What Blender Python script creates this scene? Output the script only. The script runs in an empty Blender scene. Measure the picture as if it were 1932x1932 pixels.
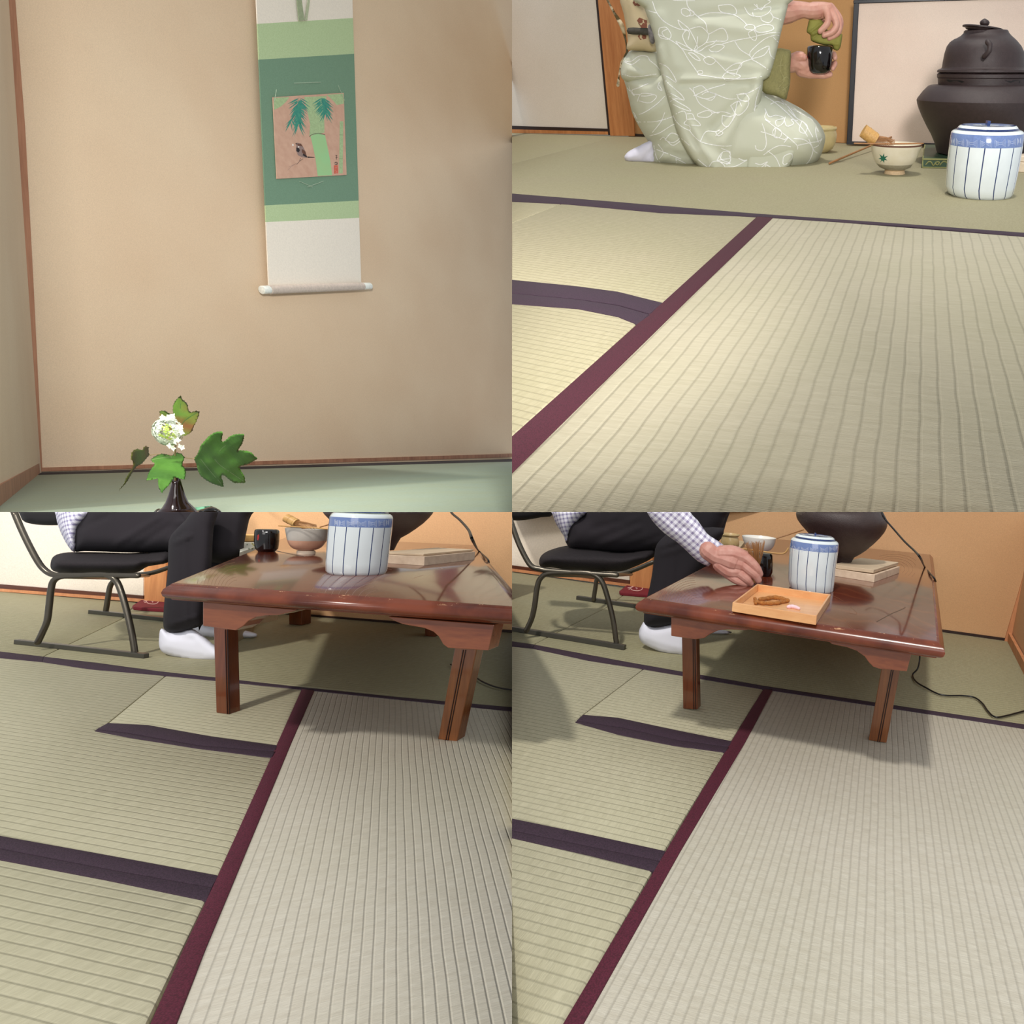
import bpy, bmesh, math, random
from mathutils import Vector, Matrix
from mathutils.bvhtree import BVHTree
from mathutils.geometry import delaunay_2d_cdt
random.seed(7)
PI = math.pi
sc = bpy.context.scene
COL = sc.collection
# ---------------------------------------------------------------- camera, world, lights, exposure
F, CX, CY = 1200.0, 1420.0, 930.0          # focal length in pixels and principal point of the 1932 px frame
CAM = Vector((0, 0, 0.5))
cd = bpy.data.cameras.new('camera'); cam = bpy.data.objects.new('camera', cd); COL.objects.link(cam)
cam.location = CAM; cam.rotation_euler = (PI/2, 0, 0)
cd.sensor_width = 36; cd.lens = F/1932*36
cd.shift_x = -(CX-966)/1932; cd.shift_y = (CY-966)/1932
cd.clip_start = 0.05; cd.clip_end = 200
sc.camera = cam
sc.view_settings.view_transform = 'Standard'; sc.view_settings.look = 'None'
sc.view_settings.exposure = 0.0; sc.view_settings.gamma = 1.0
w = bpy.data.worlds.new('world'); sc.world = w; w.use_nodes = True
bg = w.node_tree.nodes['Background']; bg.inputs[0].default_value = (0.93, 0.97, 1.0, 1); bg.inputs[1].default_value = 0.62
def sun(name, to, strength, ang, col=(1, 0.95, 0.88)):
    l = bpy.data.lights.new(name, 'SUN'); l.energy = strength; l.angle = math.radians(ang); l.color = col
    o = bpy.data.objects.new(name, l); COL.objects.link(o)
    o.rotation_euler = Vector(to).to_track_quat('Z', 'Y').to_euler(); o.location = (0, 0, 30)
sun('sun', (-0.12, -0.70, 0.9), 1.75, 3.5)
def area(name, loc, to, size, power, col=(1, 0.97, 0.93), spread=180):
    l = bpy.data.lights.new(name, 'AREA'); l.energy = power; l.size = size; l.color = col; l.spread = math.radians(spread)
    o = bpy.data.objects.new(name, l); COL.objects.link(o); o.location = loc
    o.rotation_euler = (Vector(loc)-Vector(to)).to_track_quat('Z', 'Y').to_euler()
area('front_fill', (0.0, -7, 3.2), (0, 3, 0), 4, 160)  # added fill lamp behind the camera, for soft highlights and front brightness
area('tearoom_fill', (1.5, -3.0, 2.5), (3.4, 16, 10.5), 2.0, 100, spread=42)  # added fill lamp that lifts the tea room's back wall and screen
area('alcove_fill', (0.3, -0.8, 2.4), (-6.8, 9, 3.9), 1.0, 225, spread=80)  # added fill lamp aimed at the alcove wall

# ---------------------------------------------------------------- rooms
class Room:
    """floor plane seen in one of the four views: horizon y = y0 + s*(x-x0); H = eye height over that floor"""
    def __init__(r, ox, oy, x0, y0, s, H, clips):
        c = CY - y0 - s*(CX-x0)
        n = Vector((s, -c/F, 1)).normalized(); f = Vector((0, 1, 0))
        r.ez = n; r.ey = (f - n*f.dot(n)).normalized(); r.ex = r.ey.cross(n)
        r.H = H; r.k = H/0.5; r.ox = ox; r.oy = oy; r.clips = clips
        o = CAM - n*H
        r.M = Matrix(((r.ex.x, r.ey.x, n.x, o.x), (r.ex.y, r.ey.y, n.y, o.y), (r.ex.z, r.ey.z, n.z, o.z), (0, 0, 0, 1)))
        r.cam = Vector((0, 0, H))
    def d(r, x2, y2):
        x = r.ox + x2/2; y = r.oy + y2/2
        v = Vector((x-CX, F, CY-y)); return Vector((v.dot(r.ex), v.dot(r.ey), v.dot(r.ez)))
    def flo(r, x2, y2, z=0.0):
        d = r.d(x2, y2); t = (r.H-z)/(-d.z); return Vector((d.x*t, d.y*t, z))
    def at(r, x2, y2, Y):
        d = r.d(x2, y2); t = Y/d.y; return r.cam + d*t
    def px(r, Y, x2=900, y2=900):          # size of one double pixel at depth Y
        return Y/r.d(x2, y2).y/2
    def vplane(r, A, B):                   # vertical plane through two floor points
        A = Vector(A); B = Vector(B); n = Vector((B.y-A.y, -(B.x-A.x), 0)).normalized()
        if n.y > 0: n = -n
        def f(x2, y2, off=0.0):
            d = r.d(x2, y2); t = (A - r.cam + n*off).dot(n)/d.dot(n); return r.cam + d*t
        f.n = n; return f
    def wplane(r, a, b): return r.vplane(r.flo(*a), r.flo(*b))
R1 = Room(0, 0, 483, 834, 0.0114, 0.40, ('R', 'B'))
R2 = Room(966, 0, 1449, 127, 0.0, 1.60, ('L', 'B'))
R3 = Room(0, 966, 600, 930, 0.05, 0.50, ('R', 'T'))
R4 = Room(966, 966, 1500, 905, 0.09, 0.56, ('L', 'T'))

# ---------------------------------------------------------------- materials
def lin(c):
    return tuple(((v/255)/12.92 if v/255 <= 0.04045 else ((v/255+0.055)/1.055)**2.4) for v in c) + (1,)
class NT:
    def __init__(s, name):
        s.m = bpy.data.materials.new(name); s.m.use_nodes = True; s.t = s.m.node_tree
        s.b = s.t.nodes['Principled BSDF']
        s.tc = s.t.nodes.new('ShaderNodeTexCoord')
    def n(s, typ, **kw):
        x = s.t.nodes.new(typ)
        for k, v in kw.items(): setattr(x, k, v)
        return x
    def l(s, a, b): s.t.links.new(a, b)
    def math(s, op, a, b=None, c=None):
        x = s.n('ShaderNodeMath', operation=op)
        for i, v in enumerate((a, b, c)):
            if v is None: continue
            if isinstance(v, (int, float)): x.inputs[i].default_value = v
            else: s.l(v, x.inputs[i])
        return x.outputs[0]
    def noise(s, scale, detail=3, vec=None, rough=0.5):
        x = s.n('ShaderNodeTexNoise'); x.inputs['Scale'].default_value = scale; x.inputs['Detail'].default_value = detail
        x.inputs['Roughness'].default_value = rough
        s.l(vec if vec is not None else s.tc.outputs['Object'], x.inputs['Vector']); return x.outputs[0]
    def mix(s, fac, a, b):
        x = s.n('ShaderNodeMix', data_type='RGBA')
        if isinstance(fac, (int, float)): x.inputs[0].default_value = fac
        else: s.l(fac, x.inputs[0])
        for i, v in ((6, a), (7, b)):
            if isinstance(v, tuple): x.inputs[i].default_value = v
            else: s.l(v, x.inputs[i])
        return x.outputs[2]
    def ramp(s, fac, lo, hi):
        x = s.n('ShaderNodeMapRange'); x.inputs[1].default_value = lo; x.inputs[2].default_value = hi
        s.l(fac, x.inputs[0]); return x.outputs[0]
    def bump(s, h, strength, dist):
        x = s.n('ShaderNodeBump'); x.inputs['Strength'].default_value = strength; x.inputs['Distance'].default_value = dist
        s.l(h, x.inputs['Height']); s.l(x.outputs[0], s.b.inputs['Normal'])
    def col(s, c):
        if isinstance(c, tuple): s.b.inputs['Base Color'].default_value = c
        else: s.l(c, s.b.inputs['Base Color'])
    def dot(s, v, vec=None):
        x = s.n('ShaderNodeVectorMath', operation='DOT_PRODUCT'); s.l(vec if vec is not None else s.tc.outputs['Object'], x.inputs[0])
        x.inputs[1].default_value = v; return x.outputs['Value']
def plain(name, c, rough=0.6, var=0.12, scale=30, bump=0.0, metal=0.0, coat=0.0, k=1.0, sheen=0.0, c2=None):
    s = NT(name); a = lin(c)
    b = lin(c2) if c2 else tuple(v*(1-var*2) for v in a[:3])+(1,)
    nz = s.noise(scale/k, 4)
    s.col(s.mix(s.ramp(nz, 0.3, 0.75), a, b)); s.b.inputs['Roughness'].default_value = rough
    s.b.inputs['Metallic'].default_value = metal; s.b.inputs['Coat Weight'].default_value = coat
    s.b.inputs['Coat Roughness'].default_value = 0.05
    s.b.inputs['Sheen Weight'].default_value = sheen
    if bump: s.bump(s.noise(scale*8/k, 3), bump, 0.002*k)
    return s.m
def wallmat(name, c, c2, k):
    s = NT(name)
    big = s.ramp(s.noise(1.6/k, 3), 0.35, 0.7); fine = s.ramp(s.noise(260/k, 3, rough=0.7), 0.3, 0.7)
    s.col(s.mix(s.math('MULTIPLY', fine, 0.16), s.mix(big, lin(c), lin(c2)), (0.05, 0.03, 0.015, 1)))
    s.b.inputs['Roughness'].default_value = 0.95
    s.bump(s.noise(220/k, 3, rough=0.7), 0.35, 0.0015*k); return s.m
def tatami(name, R, a, b, c, c2, period=0.0158, depth=0.5, fine=1.0, light=0):
    A = R.flo(*a); B = R.flo(*b); d = (B-A).normalized(); p = Vector((-d.y, d.x, 0))
    s = NT(name); k = R.k
    nw = s.math('MULTIPLY', s.math('SUBTRACT', s.noise(5/k, 2), 0.5), 0.35)
    g = s.math('ADD', s.math('MULTIPLY', s.dot(tuple(p)), 1/(period*k)), nw)
    fr = s.math('FRACT', g)
    tri = s.math('ABSOLUTE', s.math('SUBTRACT', fr, 0.5))           # 0.5 in the groove, 0 mid band
    groove = s.ramp(tri, 0.36, 0.5)
    al = s.math('MULTIPLY', s.dot(tuple(d)), 1/(0.0013*k))
    cell = s.math('FLOOR', g)
    cx = s.n('ShaderNodeCombineXYZ'); s.l(al, cx.inputs[0]); s.l(s.math('MULTIPLY', g, 0.9), cx.inputs[1])
    fib = s.ramp(s.noise(1.0, 2, cx.outputs[0], 0.6), 0.28, 0.72)
    cx2 = s.n('ShaderNodeCombineXYZ'); s.l(s.math('MULTIPLY', al, 0.16), cx2.inputs[0]); s.l(s.math('MULTIPLY', cell, 7.3), cx2.inputs[1])
    patch = s.ramp(s.noise(1.0, 3, cx2.outputs[0], 0.6), 0.3, 0.7)
    col = s.mix(s.math('MULTIPLY', patch, 0.75), lin(c), lin(c2))
    col = s.mix(s.math('MULTIPLY', fib, 0.30*fine), col, tuple(v*0.45 for v in lin(c2)[:3])+(1,))
    if light: col = s.mix(s.math('MULTIPLY', s.ramp(tri, 0.42, 0.5), 0.0), col, lin((235, 230, 205)))
    col = s.mix(s.math('MULTIPLY', groove, depth), col, tuple(v*0.42 for v in lin(c2)[:3])+(1,))
    big = s.ramp(s.noise(2.2/k, 2), 0.35, 0.7)
    col = s.mix(s.math('MULTIPLY', big, 0.18), col, lin((150, 150, 110)))
    s.col(col); s.b.inputs['Roughness'].default_value = 0.62; s.b.inputs['Specular IOR Level'].default_value = 0.35
    hh = s.math('SUBTRACT', s.math('MULTIPLY', fib, 0.25), s.math('MULTIPLY', groove, 1.0))
    s.bump(hh, 0.55, 0.0016*k); return s.m
def clothedge(name, c, k=1.0):
    s = NT(name); a = lin(c)
    v = s.n('ShaderNodeTexVoronoi'); v.inputs['Scale'].default_value = 520/k; s.l(s.tc.outputs['Object'], v.inputs['Vector'])
    s.col(s.mix(s.ramp(v.outputs[0], 0.1, 0.8), a, tuple(x*0.55 for x in a[:3])+(1,)))
    s.b.inputs['Roughness'].default_value = 0.85; s.bump(v.outputs[0], 0.4, 0.0006*k); return s.m
def wood(name, c, c2, rough=0.35, axis=(1, 0, 0), k=1.0, coat=0.0, stretch=14, scale=26):
    s = NT(name)
    ax = Vector(axis).normalized(); x = s.n('ShaderNodeVectorMath', operation='MULTIPLY'); s.l(s.tc.outputs['Object'], x.inputs[0])
    x.inputs[1].default_value = tuple(1/stretch if abs(q) > 0.5 else 1.0 for q in ax)
    nz = s.noise(scale/k, 5, x.outputs[0], 0.6); nz2 = s.noise(scale*7/k, 3, x.outputs[0], 0.6)
    f = s.math('ADD', s.math('MULTIPLY', nz, 0.7), s.math('MULTIPLY', nz2, 0.3))
    s.col(s.mix(s.ramp(f, 0.36, 0.66), lin(c), lin(c2))); s.b.inputs['Roughness'].default_value = rough
    s.b.inputs['Coat Weight'].default_value = coat; s.b.inputs['Coat Roughness'].default_value = 0.06
    s.bump(f, 0.08, 0.002*k); return s.m
def tablewood(name):
    s = NT(name)
    x = s.n('ShaderNodeVectorMath', operation='MULTIPLY'); s.l(s.tc.outputs['Object'], x.inputs[0]); x.inputs[1].default_value = (1.0, 0.45, 1)
    wv = s.n('ShaderNodeTexWave', wave_type='RINGS', rings_direction='Z'); wv.inputs['Scale'].default_value = 8
    wv.inputs['Distortion'].default_value = 12; wv.inputs['Detail'].default_value = 2; wv.inputs['Detail Scale'].default_value = 1.2
    s.l(x.outputs[0], wv.inputs['Vector'])
    c = s.mix(s.ramp(wv.outputs['Fac'], 0.86, 1.0), lin((100, 40, 21)), lin((120, 56, 30)))
    c = s.mix(s.math('MULTIPLY', s.ramp(s.noise(5, 2), 0.4, 0.7), 0.4), c, lin((72, 24, 12)))
    s.col(c); s.b.inputs['Roughness'].default_value = 0.2; s.b.inputs['Coat Weight'].default_value = 0.75; s.b.inputs['Coat Roughness'].default_value = 0.09
    s.b.inputs['Specular IOR Level'].default_value = 0.6
    return s.m
def worn(name):
    s = NT(name)
    x = s.n('ShaderNodeVectorMath', operation='MULTIPLY'); s.l(s.tc.outputs['Object'], x.inputs[0]); x.inputs[1].default_value = (0.45, 0.6, 2.6)
    wear = s.ramp(s.noise(70, 4, x.outputs[0], 0.75), 0.63, 0.65)
    z = s.n('ShaderNodeSeparateXYZ'); s.l(s.tc.outputs['Generated'], z.inputs[0])
    edge = s.ramp(z.outputs[2], 0.80, 0.95)
    c = s.mix(s.ramp(s.noise(18, 4), 0.35, 0.7), lin((124, 60, 36)), lin((82, 34, 20)))
    s.col(s.mix(s.math('MULTIPLY', wear, edge), c, lin((222, 172, 128)))); s.b.inputs['Roughness'].default_value = 0.22; return s.m
def checks(name, c, line, k, per, e1, e2, wd=0.42):
    s = NT(name); outs = []
    for e in (e1, e2):
        g = s.math('FRACT', s.math('MULTIPLY', s.dot(tuple(e)), 1/per)); outs.append(s.math('LESS_THAN', g, wd))
    f = s.math('MULTIPLY', s.math('ADD', outs[0], outs[1]), 0.42)
    s.col(s.mix(f, lin(c), lin(line))); s.b.inputs['Roughness'].default_value = 0.85; return s.m
MT = {}
def M(key, *a, **kw):
    if key not in MT: MT[key] = plain(key, *a, **kw)
    return MT[key]

# ---------------------------------------------------------------- mesh builder
class MB:
    def __init__(s): s.v = []; s.f = []; s.mi = []
    def add(s, vs, fs, mi=0):
        o = len(s.v); s.v += [Vector(p) for p in vs]
        for i, f in enumerate(fs):
            s.f.append(tuple(o+j for j in f)); s.mi.append(mi[i] if isinstance(mi, list) else mi)
        return s
    def merge(s, b):
        o = len(s.v); s.v += b.v; s.f += [tuple(o+j for j in f) for f in b.f]; s.mi += b.mi; return s
def tagset(o, label=None, cat=None, group=None, kind=None):
    if label: o['label'] = label
    if cat: o['category'] = cat
    if group: o['group'] = group
    if kind: o['kind'] = kind
    return o
ROOM_OF = {}
def obj(name, mb, mats, R, parent=None, smooth=False, label=None, cat=None, group=None, kind=None, bevel=0, remesh=0, sm_iter=0):
    me = bpy.data.meshes.new(name); me.from_pydata(mb.v, [], mb.f)
    mats = mats if isinstance(mats, (list, tuple)) else [mats]
    for m in mats: me.materials.append(m)
    for p, i in zip(me.polygons, mb.mi): p.material_index = i
    bm = bmesh.new(); bm.from_mesh(me)
    bmesh.ops.recalc_face_normals(bm, faces=bm.faces)
    if bevel:
        es = [e for e in bm.edges if len(e.link_faces) == 2 and e.calc_face_angle(0) > 0.6]
        bmesh.ops.bevel(bm, geom=es, offset=bevel, segments=2, affect='EDGES', profile=0.5, clamp_overlap=True)
    bm.to_mesh(me); bm.free()
    if remesh:
        t = bpy.data.objects.new('t', me); COL.objects.link(t)
        md = t.modifiers.new('r', 'REMESH'); md.mode = 'VOXEL'; md.voxel_size = remesh
        if sm_iter:
            ms = t.modifiers.new('s', 'SMOOTH'); ms.iterations = sm_iter; ms.factor = 0.5
        dg = bpy.context.evaluated_depsgraph_get(); me2 = bpy.data.meshes.new_from_object(t.evaluated_get(dg))
        bpy.data.objects.remove(t); me = me2; me.name = name
        me.materials.clear()
        for m in mats: me.materials.append(m)
        smooth = True
    if smooth:
        for p in me.polygons: p.use_smooth = True
        if smooth == 'auto': me.set_sharp_from_angle(angle=math.radians(38))
    o = bpy.data.objects.new(name, me); COL.objects.link(o)
    if parent is None: o.matrix_world = R.M
    else:
        o.parent = parent
        if parent.type == 'EMPTY': o.matrix_local = Matrix.Translation(-Vector(parent['base']))
    ROOM_OF[o.name] = R
    return tagset(o, label, cat, group, kind)
def thing(name, base, R, label, cat, group=None):
    o = bpy.data.objects.new(name, None); COL.objects.link(o); o.empty_display_size = 0.05
    o['base'] = tuple(base); o.matrix_world = R.M @ Matrix.Translation(Vector(base))
    return tagset(o, label, cat, group)
def catmull(pts, closed=False, n=6):
    P = [Vector(p) for p in pts]; N = len(P); out = []
    rng = range(N if closed else N-1)
    for i in rng:
        p0 = P[(i-1) % N] if closed or i > 0 else P[0]*2-P[1]
        p1 = P[i]; p2 = P[(i+1) % N]
        p3 = P[(i+2) % N] if closed or i+2 < N else P[-1]*2-P[-2]
        for j in range(n):
            t = j/n
            out.append(0.5*((2*p1)+(p2-p0)*t+(2*p0-5*p1+4*p2-p3)*t*t+(3*p1-p0-3*p2+p3)*t**3))
    if not closed: out.append(P[-1])
    return out
def tube(pts, rad, seg=10, flat=1.0, mi=0):
    """round tube through 3-D points, radii a number or a list, hemispherical ends"""
    P = [Vector(p) for p in pts]; n = len(P); rr = rad if isinstance(rad, list) else [rad]*n
    tans = [((P[min(i+1, n-1)]-P[max(i-1, 0)])).normalized() for i in range(n)]
    up = Vector((0, 0, 1)) if abs(tans[0].z) < 0.9 else Vector((0, 1, 0))
    a = tans[0].cross(up).normalized(); rings = []
    def ring(c, a, b, r): return [c + a*math.cos(2*PI*j/seg)*r + b*math.sin(2*PI*j/seg)*r*flat for j in range(seg)]
    fr = []
    for i in range(n):
        a = (a - tans[i]*a.dot(tans[i])).normalized(); fr.append((a.copy(), tans[i].cross(a)))
    for q in (0.05, 0.35, 0.7): rings.append(ring(P[0]-tans[0]*rr[0]*math.cos(q*PI/2), *fr[0], rr[0]*math.sin(q*PI/2)))
    for i in range(n): rings.append(ring(P[i], *fr[i], rr[i]))
    for q in (0.7, 0.35, 0.05): rings.append(ring(P[-1]+tans[-1]*rr[-1]*math.cos(q*PI/2), *fr[-1], rr[-1]*math.sin(q*PI/2)))
    vs = [p for r in rings for p in r]; fs = []
    for i in range(len(rings)-1):
        for j in range(seg): fs.append((i*seg+j, i*seg+(j+1) % seg, (i+1)*seg+(j+1) % seg, (i+1)*seg+j))
    fs.append(tuple(range(seg))[::-1]); fs.append(tuple(range(len(vs)-seg, len(vs))))
    return MB().add(vs, fs, mi)
def ptube(R, pts, seg=10, sm=5, mi=0):
    """pts: (x2, y2, depthY, radius in double pixels)"""
    q = catmull([(p[0], p[1], p[2]*1.0) for p in pts], False, sm); rr = catmull([(p[3], 0, 0) for p in pts], False, sm)
    P = [R.at(a.x, a.y, a.z) for a in q]; rad = [b.x*(a.z/R.d(a.x, a.y).y)/2 for a, b in zip(q, rr)]
    return tube(P, rad, seg, mi=mi)
def prism(R, poly, z1, z0, mi=0):
    top = [R.flo(x, y, z1) for x, y in poly]; return prism3(top, Vector((0, 0, z0-z1)), mi)
def prism3(face, ext, mi=0):
    n = len(face); vs = list(face) + [p+ext for p in face]
    fs = [tuple(range(n)), tuple(range(n, 2*n))[::-1]] + [(i, (i+1) % n, n+(i+1) % n, n+i) for i in range(n)]
    return MB().add(vs, fs, mi)
def plate(pf, poly, th, off=0.0, mi=0):
    """polygon in double pixels on a vertical plane, front face off in front, th thick"""
    return prism3([pf(x, y, off) for x, y in poly], -pf.n*th, mi)
def inside(x, y, P):
    c = False; n = len(P)
    for i in range(n):
        a = P[i]; b = P[i-1]
        if (a[1] > y) != (b[1] > y) and x < (b[0]-a[0])*(y-a[1])/(b[1]-a[1])+a[0]: c = not c
    return c
def sdist(x, y, a, b):
    dx = b[0]-a[0]; dy = b[1]-a[1]; L = dx*dx+dy*dy
    t = 0 if L == 0 else max(0, min(1, ((x-a[0])*dx+(y-a[1])*dy)/L))
    return math.hypot(x-a[0]-dx*t, y-a[1]-dy*t)
def inflate(R, poly, Y, T, edge, step=8, folds=(), smooth=3, thin=False, backT=None):
    """closed pillow over an outline (double pixels). Y depth (number or function), T half thickness in double px,
    edge = rounding width in px, folds = (x1,y1,x2,y2,width,amp px)"""
    P = [tuple(p)[:2] for p in (catmull([(a, b, 0) for a, b in poly], True, smooth) if smooth > 1 else poly)]
    out = []
    for i in range(len(P)):
        a = P[i]; b = P[(i+1) % len(P)]; L = math.hypot(b[0]-a[0], b[1]-a[1]); m = max(1, int(L/step))
        if L < 0.3: continue
        for j in range(m): out.append((a[0]+(b[0]-a[0])*j/m, a[1]+(b[1]-a[1])*j/m))
    n = len(out); xs = [p[0] for p in out]; ys = [p[1] for p in out]; pts = list(out)
    y = min(ys)+step/2; row = 0
    while y < max(ys):
        x = min(xs)+step/2+(row % 2)*step/2
        while x < max(xs):
            if inside(x, y, out) and min(sdist(x, y, out[i], out[i-1]) for i in range(n)) > step*0.45: pts.append((x, y))
            x += step
        y += step*0.87; row += 1
    r = delaunay_2d_cdt([Vector(p) for p in pts], [], [list(range(n))], 1, 1e-5)
    V, tris, orig = r[0], r[2], r[3]
    fr = []; bk = []; onb = []
    Yf = Y if callable(Y) else (lambda x, y: Y)
    for v in V:
        dd = min(sdist(v.x, v.y, out[i], out[i-1]) for i in range(n))
        q = min(1, dd/edge); h = math.sqrt(max(0, 1-(1-q)**2)); b = dd < 0.02*step
        if b: h = 0
        Yc = Yf(v.x, v.y); px = Yc/R.d(v.x, v.y).y/2
        f = 0
        for (x1, y1, x2, y2, wd, am) in folds: f += am*math.exp(-(sdist(v.x, v.y, (x1, y1), (x2, y2))/wd)**2)
        f *= min(1, dd/(edge*0.5))
        fr.append(R.at(v.x, v.y, Yc-(T*h+f)*px)); bk.append(R.at(v.x, v.y, Yc+((T if backT is None else backT)*h-(f if thin else 0))*px)); onb.append(b)
    m = MB(); idx = {}; vs = list(fr)
    for i, b in enumerate(onb):
        if b: idx[i] = i
        else: idx[i] = len(vs); vs.append(bk[i])
    fs = [tuple(t) for t in tris] + [tuple(idx[j] for j in t)[::-1] for t in tris]
    return m.add(vs, fs, 0)
def strokes(m, R, lines, wd, mi, off=0.6, sm=5, bvh=None):
    """thin pattern ribbons lying on the surface of builder m"""
    if bvh is None: bvh = BVHTree.FromPolygons([tuple(v) for v in m.v], m.f)
    add = MB()
    for ln in lines:
        q = catmull([(a, b, 0) for a, b in ln], False, sm) if sm > 1 else [Vector((a, b, 0)) for a, b in ln]
        prev = None
        for i, p in enumerate(q):
            t = (q[min(i+1, len(q)-1)]-q[max(i-1, 0)])
            if t.length < 1e-6: continue
            t.normalize(); cur = []
            for sg in (-1, 1):
                x = p.x - t.y*sg*wd/2; y = p.y + t.x*sg*wd/2; d = R.d(x, y).normalized()
                h = bvh.ray_cast(R.cam, d)
                if h[0] is None: cur = None; break
                cur.append(h[0] - d*off*R.px(h[0].y))
            if cur and prev and (cur[0]-prev[0]).length < 40*R.px(cur[0].y): add.add([prev[0], prev[1], cur[1], cur[0]], [(0, 1, 2, 3)], mi)
            prev = cur
    return m.merge(add)
def fillstroke(m, R, poly, mi, off=0.6, bvh=None):
    if bvh is None: bvh = BVHTree.FromPolygons([tuple(v) for v in m.v], m.f)
    vs = []
    for x, y in poly:
        d = R.d(x, y).normalized(); h = bvh.ray_cast(R.cam, d)
        if h[0] is None: return m
        vs.append(h[0]-d*off*R.px(h[0].y))
    return m.merge(MB().add(vs, [tuple(range(len(vs)))], mi))
def lathe(R, base, rows, seg=48, z0=0.0, inner=None, stripes=None, mi=None, closed_top=True, Yc=None, cxs=None):
    """surface of revolution on a horizontal base. base = (x2, y2 of the foot's near edge, half width px);
    rows bottom to top = (y2, xl, xr) seen outline; mi list per segment"""
    x, y, hw = base
    if Yc is None:
        p = R.flo(x, y, z0); Yc = p.y
        for _ in range(4): Yc = p.y + hw*R.px(Yc, x, y)
    prof = []
    d0 = R.flo(x, y, z0); cbx = R.d(x, y).x/R.d(x, y).y*Yc
    prof.append((Vector((cbx, Yc, z0)), hw*R.px(Yc, x, y)))
    for (yy, xl, xr) in rows:
        c = R.at((xl+xr)/2, yy, Yc); prof.append((c, (xr-xl)/2*R.px(Yc, (xl+xr)/2, yy)))
    nout = len(prof)
    if inner:
        for (yy, xl, xr) in inner:
            c = R.at((xl+xr)/2, yy, Yc); prof.append((c, (xr-xl)/2*R.px(Yc, (xl+xr)/2, yy)))
    angs = []; sf = []
    if stripes:
        for i in range(stripes):
            a = 2*PI*(i+0.5)/stripes; w_ = 0.016
            for q in (a-w_, a+w_): angs.append(q)
            sf += [1, 0]
            g = 2*PI/stripes-2*w_
            for j in (1, 2, 3): angs.append(a+w_+g*j/4); sf.append(0)
    else:
        angs = [2*PI*i/seg for i in range(seg)]; sf = [0]*seg
    n = len(angs); vs = []; fs = []; ms = []
    for c, r in prof:
        for a in angs: vs.append(c+Vector((math.cos(a)*r, math.sin(a)*r, 0)))
    for i in range(len(prof)-1):
        for j in range(n):
            fs.append((i*n+j, i*n+(j+1) % n, (i+1)*n+(j+1) % n, (i+1)*n+j))
            mm = mi[i] if mi and i < len(mi) else (mi[-1] if mi else 0)
            ms.append(mm if not (sf[j] and mm == 0 and stripes) else 1)
    o = len(vs); vs.append(prof[0][0]); vs.append(prof[-1][0])
    for j in range(n):
        fs.append((o, (j+1) % n, j)); ms.append(mi[0] if mi else 0)
        fs.append((o+1, (len(prof)-1)*n+j, (len(prof)-1)*n+(j+1) % n)); ms.append(mi[-1] if mi else 0)
    b = MB().add(vs, fs, ms); b.c = prof[0][0]; b.Y = Yc; b.prof = prof
    return b
# ================================================================ STRUCTURE: floors, mats, walls
edge_purple = clothedge('mat_edge_purple', (66, 46, 62)); edge_red = clothedge('mat_edge_red', (98, 30, 52))
edge_dark = clothedge('mat_edge_dark', (38, 28, 38)); edge_purple2 = clothedge('mat_edge_purple_big', (66, 46, 62), 3.2); edge_red2 = clothedge('mat_edge_red_big', (82, 28, 45), 3.2)
edge_dark2 = clothedge('mat_edge_dark_big', (40, 30, 36), 3.2)
sub_m = plain('subfloor_board', (70, 60, 48), 0.9)
def mat(R, poly, mt, label, borders=(), group=None):
    k = R.k; th = 0.03*k
    m = prism(R, poly, 0.0, -th)
    o = obj('tatami_mat', m, mt, R, bevel=0.0045*k, smooth='auto', label=label, cat='tatami mat')
    for pl, bm_ in borders:
        obj('cloth_border', prism(R, pl, 0.0016*k, -0.004*k), bm_, R, parent=o, bevel=0.0012*k, smooth='auto')
    return o
def strip(top, bot): return list(top)+list(bot)[::-1]
G1, G2 = (202, 196, 168), (184, 178, 150)
W1, W2 = (213, 207, 192), (197, 189, 172)
# ---- room of view 4 (bottom right)
t4L = tatami('tatami_cross_a', R4, (0, 1225), (540, 1352), G1, G2, depth=0.34, period=0.014)
t4R = tatami('tatami_long_a', R4, (985, 665), (268, 1932), W1, W2, depth=0.22, period=0.0113)
t4B = tatami('tatami_back_a', R4, (950, 660), (1932, 805), (166, 160, 130), (150, 144, 114), depth=0.30)
mat(R4, [(-90, 205), (460, 285), (355, 360), (85, 497), (-90, 474)], t4B, 'green mat under the skids of the chair beside the tray table',
    [(strip([(-90, 474), (85, 500)], [(-90, 496), (78, 514)]), edge_purple)])
mat(R4, [(460, 285), (1880, 488), (1990, 700), (1990, 812), (950, 655), (490, 576), (85, 497), (355, 360)], t4B, 'long green mat running under the tray table to the tan wall',
    [(strip([(85, 500), (300, 540), (490, 575), (950, 655), (1360, 716), (1990, 809)], [(78, 514), (290, 560), (500, 592), (950, 668), (1360, 729), (1990, 824)]), edge_purple)])
mat(R4, [(-90, 497), (78, 514), (495, 592), (262, 768), (243, 790), (805, 905), (576, 1278), (-90, 1137)], t4L, 'wide tatami mat left of the red border before the tray table\'s chair',
    [(strip([(-90, 1137), (0, 1155), (300, 1217), (580, 1278)], [(-90, 1182), (0, 1200), (300, 1262), (560, 1315)]), edge_purple),
     (strip([(243, 789), (420, 815), (620, 860), (824, 888)], [(238, 792), (400, 838), (610, 880), (807, 906)]), edge_purple)])
mat(R4, [(495, 592), (950, 668), (822, 872), (262, 768)], t4L, 'small half tatami mat under the front left leg of the tray table',
    [(strip([(268, 764), (400, 775), (620, 822), (832, 864)], [(243, 787), (420, 812), (620, 857), (822, 884)]), edge_purple)])
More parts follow.
